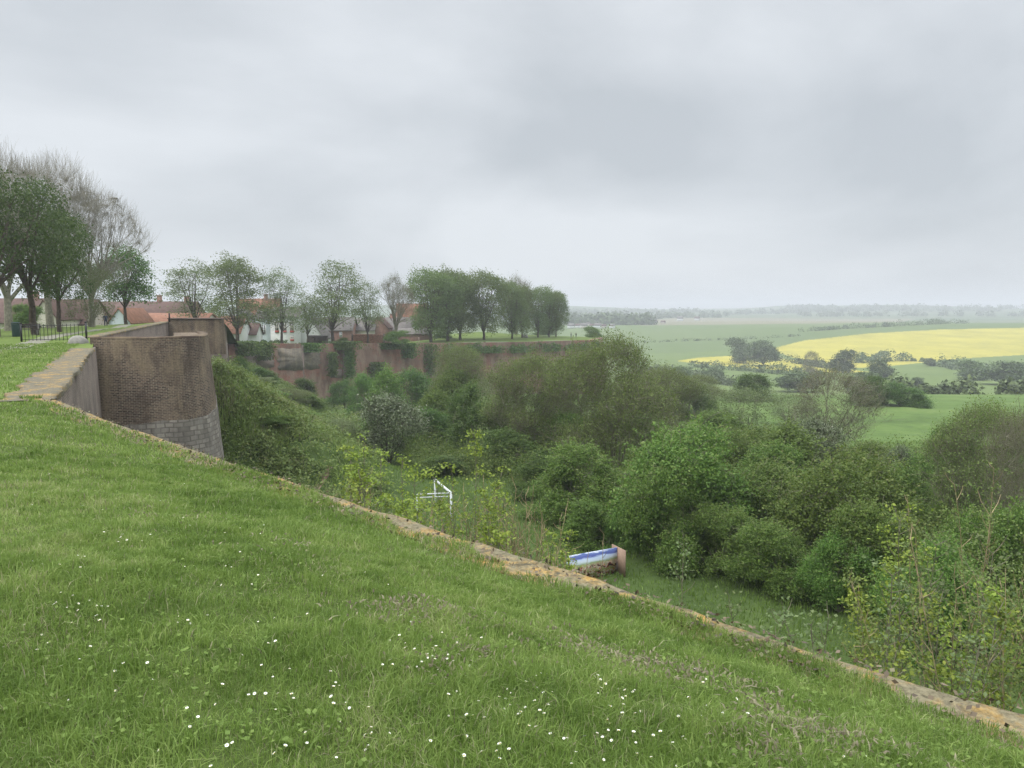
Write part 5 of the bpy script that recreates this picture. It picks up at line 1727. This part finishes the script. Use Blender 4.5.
G = []
grass_ring(1.6, 3.6, 11000, .0040, .066, G)
grass_ring(3.6, 6.5, 7500, .0048, .066, G)
grass_ring(6.5, 12, 2800, .0072, .07, G)
grass_ring(12, 22, 620, .014, .075, G)
grass_ring(22, 56, 130, .026, .09, G)
nt_ = 900
tr = 2.0 * (16 / 2.0) ** rng.random(nt_); tph = np.radians(rng.uniform(-48, 44, nt_))
tx, ty = tr * np.sin(tph), tr * np.cos(tph)
ok = lawn_inside(tx, ty, .45) & (ty < C1[1] - 1)
tx, ty, tr = tx[ok], ty[ok], tr[ok]
kk = 60
bx_, by_ = np.repeat(tx, kk), np.repeat(ty, kk); br_ = np.repeat(tr, kk)
tt_ = np.repeat(rng.random(len(tx)), kk); th_ = np.repeat(rng.uniform(.6, 1.25, len(tx)), kk)
bx_ = bx_ + rng.normal(size=len(bx_)) * .045; by_ = by_ + rng.normal(size=len(by_)) * .045
G.append((bx_, by_, lawn_z(bx_, by_), .088 * th_ * rng.uniform(.5, 1.25, len(bx_)), np.maximum(.0045, br_ * .001) * rng.uniform(.7, 1.4, len(bx_)), np.clip(.12 + .6 * tt_ + rng.normal(size=len(bx_)) * .12, 0, .88)))
g = [np.concatenate([a[k] for a in G]) for k in range(6)]
print('blades', len(g[0]))
blades('grass', *g, 'grass', 'mown green lawn grass with paler blades', .8)

# withered clumps lying in the lawn
DX, DY = [], []
for px, py, k, rad in [(395, 610, 240, .17), (420, 600, 120, .1), (620, 640, 160, .2), (600, 622, 120, .15), (690, 625, 120, .2), (795, 705, 260, .17), (815, 715, 160, .12), (800, 685, 100, .15), (760, 755, 140, .1), (470, 660, 140, .12), (985, 745, 120, .15), (660, 640, 120, .15),
                       (175, 515, 120, .25), (740, 645, 160, .22), (560, 615, 140, .2), (870, 700, 100, .15), (300, 545, 90, .25), (480, 610, 100, .15), (430, 690, 100, .1)]:
    p = at_z(px, py, -1.85)
    DX.append(p[0] + rng.normal(size=k) * rad); DY.append(p[1] + rng.normal(size=k) * rad)
DX, DY = np.concatenate(DX), np.concatenate(DY)
ok = lawn_inside(DX, DY, .35)
DX, DY = DX[ok], DY[ok]
sel = rng.random(len(DX)) < .8
DX, DY = DX[sel], DY[sel]
nd = len(DX)
blades('withered_grass', DX, DY, lawn_z(DX, DY) + .045, rng.uniform(.012, .03, nd), rng.uniform(.008, .018, nd), rng.uniform(.95, 1, nd), 'grass', 'withered grey brown grass clumps in the lawn', 1.3)
n = 2600
tq = rng.uniform(0, LN, n); oq = -rng.random(n) * .42 + .04
dk = rng.random(n) < np.interp(tq, VT, [.25, .5, 1, 1, .5, .35, .35, .5, .6, .4, .3])
tq, oq = tq[dk], oq[dk]
P = np.stack([N0[0] + dN[0] * tq + nN[0] * oq, N0[1] + dN[1] * tq + nN[1] * oq, copz(tq) + .035 + rng.random(len(tq)) * .02], 1)
setp(obj('leaf_litter', leaves_mesh('leaf_litter', P, rng.normal(size=P.shape) * .5 + [0, 0, 1], .05, M['litter'], aspect=.6)), 'brown leaf litter and moss lying on the coping', kind='stuff')
# clover and plantain leaves
n = 9000
r = 1.8 * (9 / 1.8) ** rng.random(n); ph = np.radians(rng.uniform(-45, 42, n))
x, y = r * np.sin(ph), r * np.cos(ph)
ok = lawn_inside(x, y, .5) & (fbm(x * 1.2, y * 1.2, 61, 3) > .5)
x, y = x[ok], y[ok]
P = np.stack([x, y, lawn_z(x, y) + rng.uniform(.015, .05, len(x))], 1)
setp(obj('lawn_weeds', leaves_mesh('lawn_weeds', P, rng.normal(size=P.shape) * .45 + [0, 0, 1], .026, M['grass'], rng.uniform(.2, .7, len(P)), aspect=.75)), 'clover and plantain leaves in the lawn', kind='stuff')

# ------------------------------------------------------------------ daisies
def daisy_proto():
    mb = MB()
    mb.tube([(0, 0, 0), (.004, 0, .04), (.002, 0, .075)], [.0013, .0012, .0012], 5, m=2)
    rp = random.Random(3)
    for k in range(16):
        a = k / 16 * 6.283
        ca, sa = math.cos(a), math.sin(a)
        L1 = .0125 * rp.uniform(.9, 1.1); w_ = .0024
        V = [[.003 * ca, .003 * sa, .076], [.008 * ca - sa * w_, .008 * sa + ca * w_, .0775], [L1 * ca, L1 * sa, .0795], [.008 * ca + sa * w_, .008 * sa - ca * w_, .0775]]
        mb.add(V, [[0, 3, 2, 1]], m=0)
    V = [[math.cos(u / 10 * 6.283) * math.cos(v / 3 * 1.57) * .0042 + .0, math.sin(u / 10 * 6.283) * math.cos(v / 3 * 1.57) * .0042, .0765 + math.sin(v / 3 * 1.57) * .0025] for v in range(4) for u in range(10)]
    mb.add(V, [[v * 10 + u, v * 10 + (u + 1) % 10, (v + 1) * 10 + (u + 1) % 10, (v + 1) * 10 + u] for v in range(3) for u in range(10)], m=1)
    return mb.build('daisy', [plain('daisy_petal', (.70, .695, .65), .6, .05, 20), plain('daisy_yellow', (.65, .45, .03), .7, .1, 20), plain('daisy_stem', (.10, .17, .04), .7, .1, 20)])


spots = [(545, 700, 26, 34, 22), (600, 740, 22, 60, 26), (505, 705, 10, 28, 14), (430, 645, 12, 26, 12), (455, 655, 6, 16, 10), (410, 655, 6, 24, 8), (90, 610, 8, 16, 10), (70, 598, 4, 10, 6), (75, 600, 5, 12, 8), (180, 618, 7, 24, 5), (275, 690, 12, 45, 14), (335, 690, 10, 16, 20), (350, 730, 6, 40, 20),
         (215, 560, 6, 30, 10), (130, 535, 9, 30, 4), (240, 525, 8, 40, 8), (280, 620, 5, 40, 10), (640, 690, 12, 30, 14), (700, 700, 10, 36, 20), (660, 745, 8, 36, 14), (370, 740, 6, 14, 14), (470, 745, 8, 36, 14), (545, 680, 6, 60, 8), (160, 500, 6, 26, 4), (110, 480, 6, 22, 4), (60, 470, 6, 26, 4), (20, 490, 5, 20, 5), (330, 580, 6, 60, 6), (250, 655, 4, 30, 10), (820, 740, 4, 40, 14), (60, 560, 6, 26, 5), (200, 480, 5, 40, 4), (405, 615, 4, 12, 4), (450, 690, 5, 20, 10), (40, 640, 8, 50, 20), (120, 660, 8, 50, 24), (200, 720, 8, 60, 24), (90, 505, 8, 60, 8), (300, 600, 6, 50, 16), (20, 455, 6, 24, 8), (150, 470, 6, 60, 6), (500, 600, 4, 50, 14), (730, 735, 8, 40, 16), (560, 640, 5, 50, 12), (380, 560, 5, 50, 10)]
proto_d = None
cnt = 0
for (px, py, k, sx, sy) in spots:
    for _ in range(k):
        q, w_ = px + random.gauss(0, sx * .8), py + random.gauss(0, sy * .8)
        p = at_z(q, w_, -1.75)
        for _i in range(3): p = at_z(q, w_, float(lawn_z(p[0:1], p[1:2])[0]) + .05)
        if not lawn_inside(p[0], p[1], .6) or p[1] < 2 or cnt >= 299: continue
        if proto_d is None: proto_d = daisy_proto(); o = proto_d
        else:
            o = proto_d.copy(); COL.objects.link(o)
        o.location = (p[0], p[1], float(lawn_z(p[0:1], p[1:2])[0]))
        o.rotation_euler = (random.gauss(0, .28), random.gauss(0, .28), random.uniform(0, 6.28))
        s_ = random.uniform(.38, .70)
        o.scale = (s_, s_, s_)
        setp(o, 'small white daisy with yellow centre in the lawn', 'daisy', 'daisies in the lawn')
        cnt += 1
print('daisies', cnt)

# ------------------------------------------------------------------ near saplings behind the coping
def sapling(px, ptop, wpx, Y, label, group, seed, leaf, bark, ncl, per, size, stems, name='sapling', tuft=.10, lean=.06, nb=2, rad=.03):
    rs = np.random.default_rng(seed)
    x = (px - 512) / F * Y
    zb = float(terrain(x, Y))
    H = z_at(ptop, Y) - zb
    W = wpx / F * Y
    S, tips = [], []
    for k in range(stems):
        offs = np.array([rs.normal() * W * .22, rs.normal() * W * .22, 0])
        p = np.array([0, 0, -.2])
        d = unit(np.array([0, 0, 1.0]) + offs / (H * .5))
        n = 40; vis = 1 - min(.8, 3.2 / H)
        hk = H * (1.0 if k == 0 else 1 - (1 - vis) * rs.uniform(.03, .75))
        r_ = rad
        for q in range(n):
            if q == 20: d = unit(np.array([rs.normal() * lean, rs.normal() * lean, 1.0]))
            d = unit(d + rs.normal(size=3) * .03 + np.array([0, 0, .03]))
            nx = p + d * hk / n
            S.append((p, nx, r_, r_ * .9)); p = nx; r_ *= .965
            if q / n > vis and q > 20:
                for _b in range(nb):
                    bd = unit(np.array([rs.normal(), rs.normal(), .7 + rs.random()]))
                    L1 = W * .45 * rs.uniform(.3, 1.0) * (1.25 - .7 * (q / n - vis) / (1 - vis))
                    m_ = p + bd * L1 * .6; t_ = m_ + unit(bd + np.array([0, 0, .7])) * L1 * .4
                    S.append((p, m_, .007, .006)); S.append((m_, t_, .006, .004)); tips += [t_, t_, m_]
        tips.append(p)
    tips = np.array(tips)
    kz = np.array([1, 1, H / tips[:, 2].max()])
    tips = tips * kz
    S = [(a * kz, b * kz, c, d) for a, b, c, d in S]
    c = tips[rs.integers(len(tips), size=ncl)] + rs.normal(size=(ncl, 3)) * [.05, .05, .03]
    P = (c[:, None] + rs.normal(size=(ncl, per, 3)) * np.array([tuft, tuft, tuft * .35]) * rs.uniform(.6, 1.3, (ncl, 1, 1))).reshape(-1, 3)
    cr = leaves_mesh('crown', P, rs.normal(size=P.shape) * .7 + [0, 0, .9], size, M[leaf], aspect=.7)
    e = empty(name, (x, Y, zb))
    obj('trunk', tubes_mesh('trunk', S, M[bark]), e); obj('crown', cr, e)
    setp(e, label, 'sapling', group)


for i, (px, pt, w_, Y, lab) in enumerate([
    (374, 430, 56, 17.5, 'yellow green maple sapling left of the goal frame'), (352, 452, 44, 18, 'shorter yellow green sapling beside the ditch path'),
    (478, 430, 56, 17, 'tallest yellow green sapling right of the goal frame'), (402, 462, 60, 15.5, 'low leafy sapling in front of the goal frame'),
    (512, 466, 46, 16.5, 'yellow green sapling beside the dry stems'), (432, 500, 70, 12.5, 'yellow green shoots over the coping in front of the goal frame'),
    (385, 478, 66, 13, 'bright shoots just over the coping left of the goal frame'), (573, 525, 34, 17, 'yellow green sapling half hiding the painted panel'),
    (345, 478, 50, 13, 'bright shoots over the coping beside the ditch path'), (948, 508, 80, 14, 'yellow green leafy sapling in the right hand thicket'),
    (905, 590, 60, 13, 'short yellow green sapling left of the right hand thicket'), (985, 560, 90, 12, 'broad yellow green sapling beneath the bare right hand branches'), (1015, 600, 80, 10, 'yellow green shoots at the right end of the coping'), (925, 625, 60, 10, 'yellow green shoots over the right hand coping'), (470, 520, 60, 11.5, 'pale shoots over the coping under the dry stems')]):
    sapling(px, pt, w_, Y, lab, 'saplings behind the coping', 900 + i, 'leaf_yellow', 'twig', 200, 10, .075, 4)
for i, (px, pt, w_, Y, lab) in enumerate([
    (702, 562, 60, 14, 'thin pale sapling above the ditch lawn'), (768, 578, 80, 13, 'sparse pale sapling with leaning stems'), (800, 592, 50, 14, 'sparse pale sapling right of the leaning one'),
    (930, 570, 100, 10.5, 'leafy pale sapling by the right hand coping'), (975, 520, 110, 13, 'tall pale sapling in the right hand thicket'), (905, 620, 70, 9.5, 'pale sapling just over the right hand coping')]):
    sapling(px, pt, w_, Y, lab, 'thin saplings above the ditch lawn', 940 + i, 'leaf_pale', 'twig', 130, 8, .07, 4, lean=.14)
for i, (px, pt, w_, Y, lab) in enumerate([
    (455, 498, 50, 19, 'dry brown stems in front of the goal frame'), (488, 480, 60, 18, 'dry stems under the tallest yellow sapling'), (515, 478, 56, 17.5, 'dry straw coloured stems at the coping'),
    (540, 500, 50, 17, 'dry stems left of the painted panel'), (352, 468, 44, 20, 'dry stems beside the ditch path'), (555, 530, 40, 15, 'short dry stems left of the painted panel'),
    (1000, 470, 90, 13, 'bare pale branches at the right edge'), (965, 540, 80, 12, 'dry branches over the right hand coping'), (1020, 520, 80, 10.5, 'bare branches cut by the right edge'), (430, 488, 40, 20, 'dry brown stems left of the goal post')]):
    sapling(px, pt, w_, Y, lab, 'dry stems behind the coping', 970 + i, 'leaf_olive', 'dry', 160 if px < 900 else 420, 5 if px < 900 else 8, .055, 44 if px < 900 else 12, name='dry_sapling', lean=.06 if px < 900 else .22, nb=1, rad=.024 if px < 900 else .024)

# ------------------------------------------------------------------ sky, sun, haze
wd = bpy.data.worlds.new('World')
sc.world = wd
wd.use_nodes = True
nt = wd.node_tree
nt.nodes.clear()
out = nt.nodes.new('ShaderNodeOutputWorld')
SUN_EL, SUN_AZ = R(52), R(-120)   # sun behind the cloud, to the left and behind
sky = nt.nodes.new('ShaderNodeTexSky')
sky.sky_type = 'NISHITA'
sky.sun_disc = False
sky.sun_elevation = SUN_EL
sky.sun_rotation = SUN_AZ
sky.dust_density = 3
b1 = nt.nodes.new('ShaderNodeBackground'); b1.inputs['Strength'].default_value = .09
nt.links.new(sky.outputs[0], b1.inputs['Color'])
tc = nt.nodes.new('ShaderNodeTexCoord')
mp = nt.nodes.new('ShaderNodeMapping')
mp.inputs['Scale'].default_value = (1.0, 1.0, 2.2)
mp.inputs['Location'].default_value = (2.3, .6, .35)
nt.links.new(tc.outputs['Generated'], mp.inputs['Vector'])
nz = nt.nodes.new('ShaderNodeTexNoise')
nz.inputs['Scale'].default_value = 2.1; nz.inputs['Detail'].default_value = 6; nz.inputs['Roughness'].default_value = .47; nz.inputs['Distortion'].default_value = .25
nt.links.new(mp.outputs[0], nz.inputs['Vector'])
cr = nt.nodes.new('ShaderNodeValToRGB')
e_ = cr.color_ramp.elements
e_[0].position = .37; e_[0].color = (.415, .445, .475, 1)
e_[1].position = .61; e_[1].color = (.585, .612, .642, 1)
nt.links.new(nz.outputs['Fac'], cr.inputs['Fac'])
# overcast luminance: brighter overhead than at the horizon
sx = nt.nodes.new('ShaderNodeSeparateXYZ'); nt.links.new(tc.outputs['Generated'], sx.inputs[0])
mr = nt.nodes.new('ShaderNodeMapRange')
mr.inputs['From Min'].default_value = .38; mr.inputs['From Max'].default_value = .9
mr.inputs['To Min'].default_value = 1.0; mr.inputs['To Max'].default_value = 5.2
nt.links.new(sx.outputs['Z'], mr.inputs['Value'])
b2 = nt.nodes.new('ShaderNodeBackground')
nt.links.new(cr.outputs[0], b2.inputs['Color']); nt.links.new(mr.outputs[0], b2.inputs['Strength'])
mx = nt.nodes.new('ShaderNodeMixShader'); mx.inputs[0].default_value = .92
nt.links.new(b1.outputs[0], mx.inputs[1]); nt.links.new(b2.outputs[0], mx.inputs[2])
nt.links.new(mx.outputs[0], out.inputs['Surface'])

sl = bpy.data.lights.new('sun', 'SUN')
sl.energy = 1.5
sl.angle = R(25)
sl.color = (1, .96, .9)
so = bpy.data.objects.new('sun', sl); COL.objects.link(so)
from mathutils import Vector
sd = Vector((math.sin(SUN_AZ) * math.cos(SUN_EL), math.cos(SUN_AZ) * math.cos(SUN_EL), math.sin(SUN_EL)))
so.rotation_euler = sd.to_track_quat('Z', 'Y').to_euler()

hz = MB()
x0, x1, y0, y1, z0, z1 = -3900, 3900, -420, 4800, ZMIN - 1, 48
hz.box(((x0 + x1) / 2, (y0 + y1) / 2, (z0 + z1) / 2), (x1 - x0, y1 - y0, z1 - z0))
s = NT('haze_air')
pv = s.n('ShaderNodeVolumePrincipled')
pv.inputs['Color'].default_value = (.94, .97, 1.0, 1)
pv.inputs['Density'].default_value = .00041
pv.inputs['Anisotropy'].default_value = .35
s.l(pv.outputs[0], s.out.inputs['Volume'])
setp(hz.build('haze', s.m), 'pale spring haze over the valley', kind='stuff')

# ------------------------------------------------------------------ render settings
sc.view_settings.view_transform = 'Standard'
sc.view_settings.look = 'None'
sc.view_settings.exposure = 0.44
sc.view_settings.gamma = 1.0
sc.render.engine = 'CYCLES'
cy = sc.cycles
cy.max_bounces = 8
cy.diffuse_bounces = 4
cy.glossy_bounces = 1
cy.transmission_bounces = 5
cy.volume_bounces = 0
cy.transparent_max_bounces = 4
cy.use_denoising = True
cy.denoising_prefilter = 'NONE'
cy.use_adaptive_sampling = False
sc.render.filter_size = 1.7
cy.caustics_reflective = False
cy.caustics_refractive = False
sc.render.use_persistent_data = False
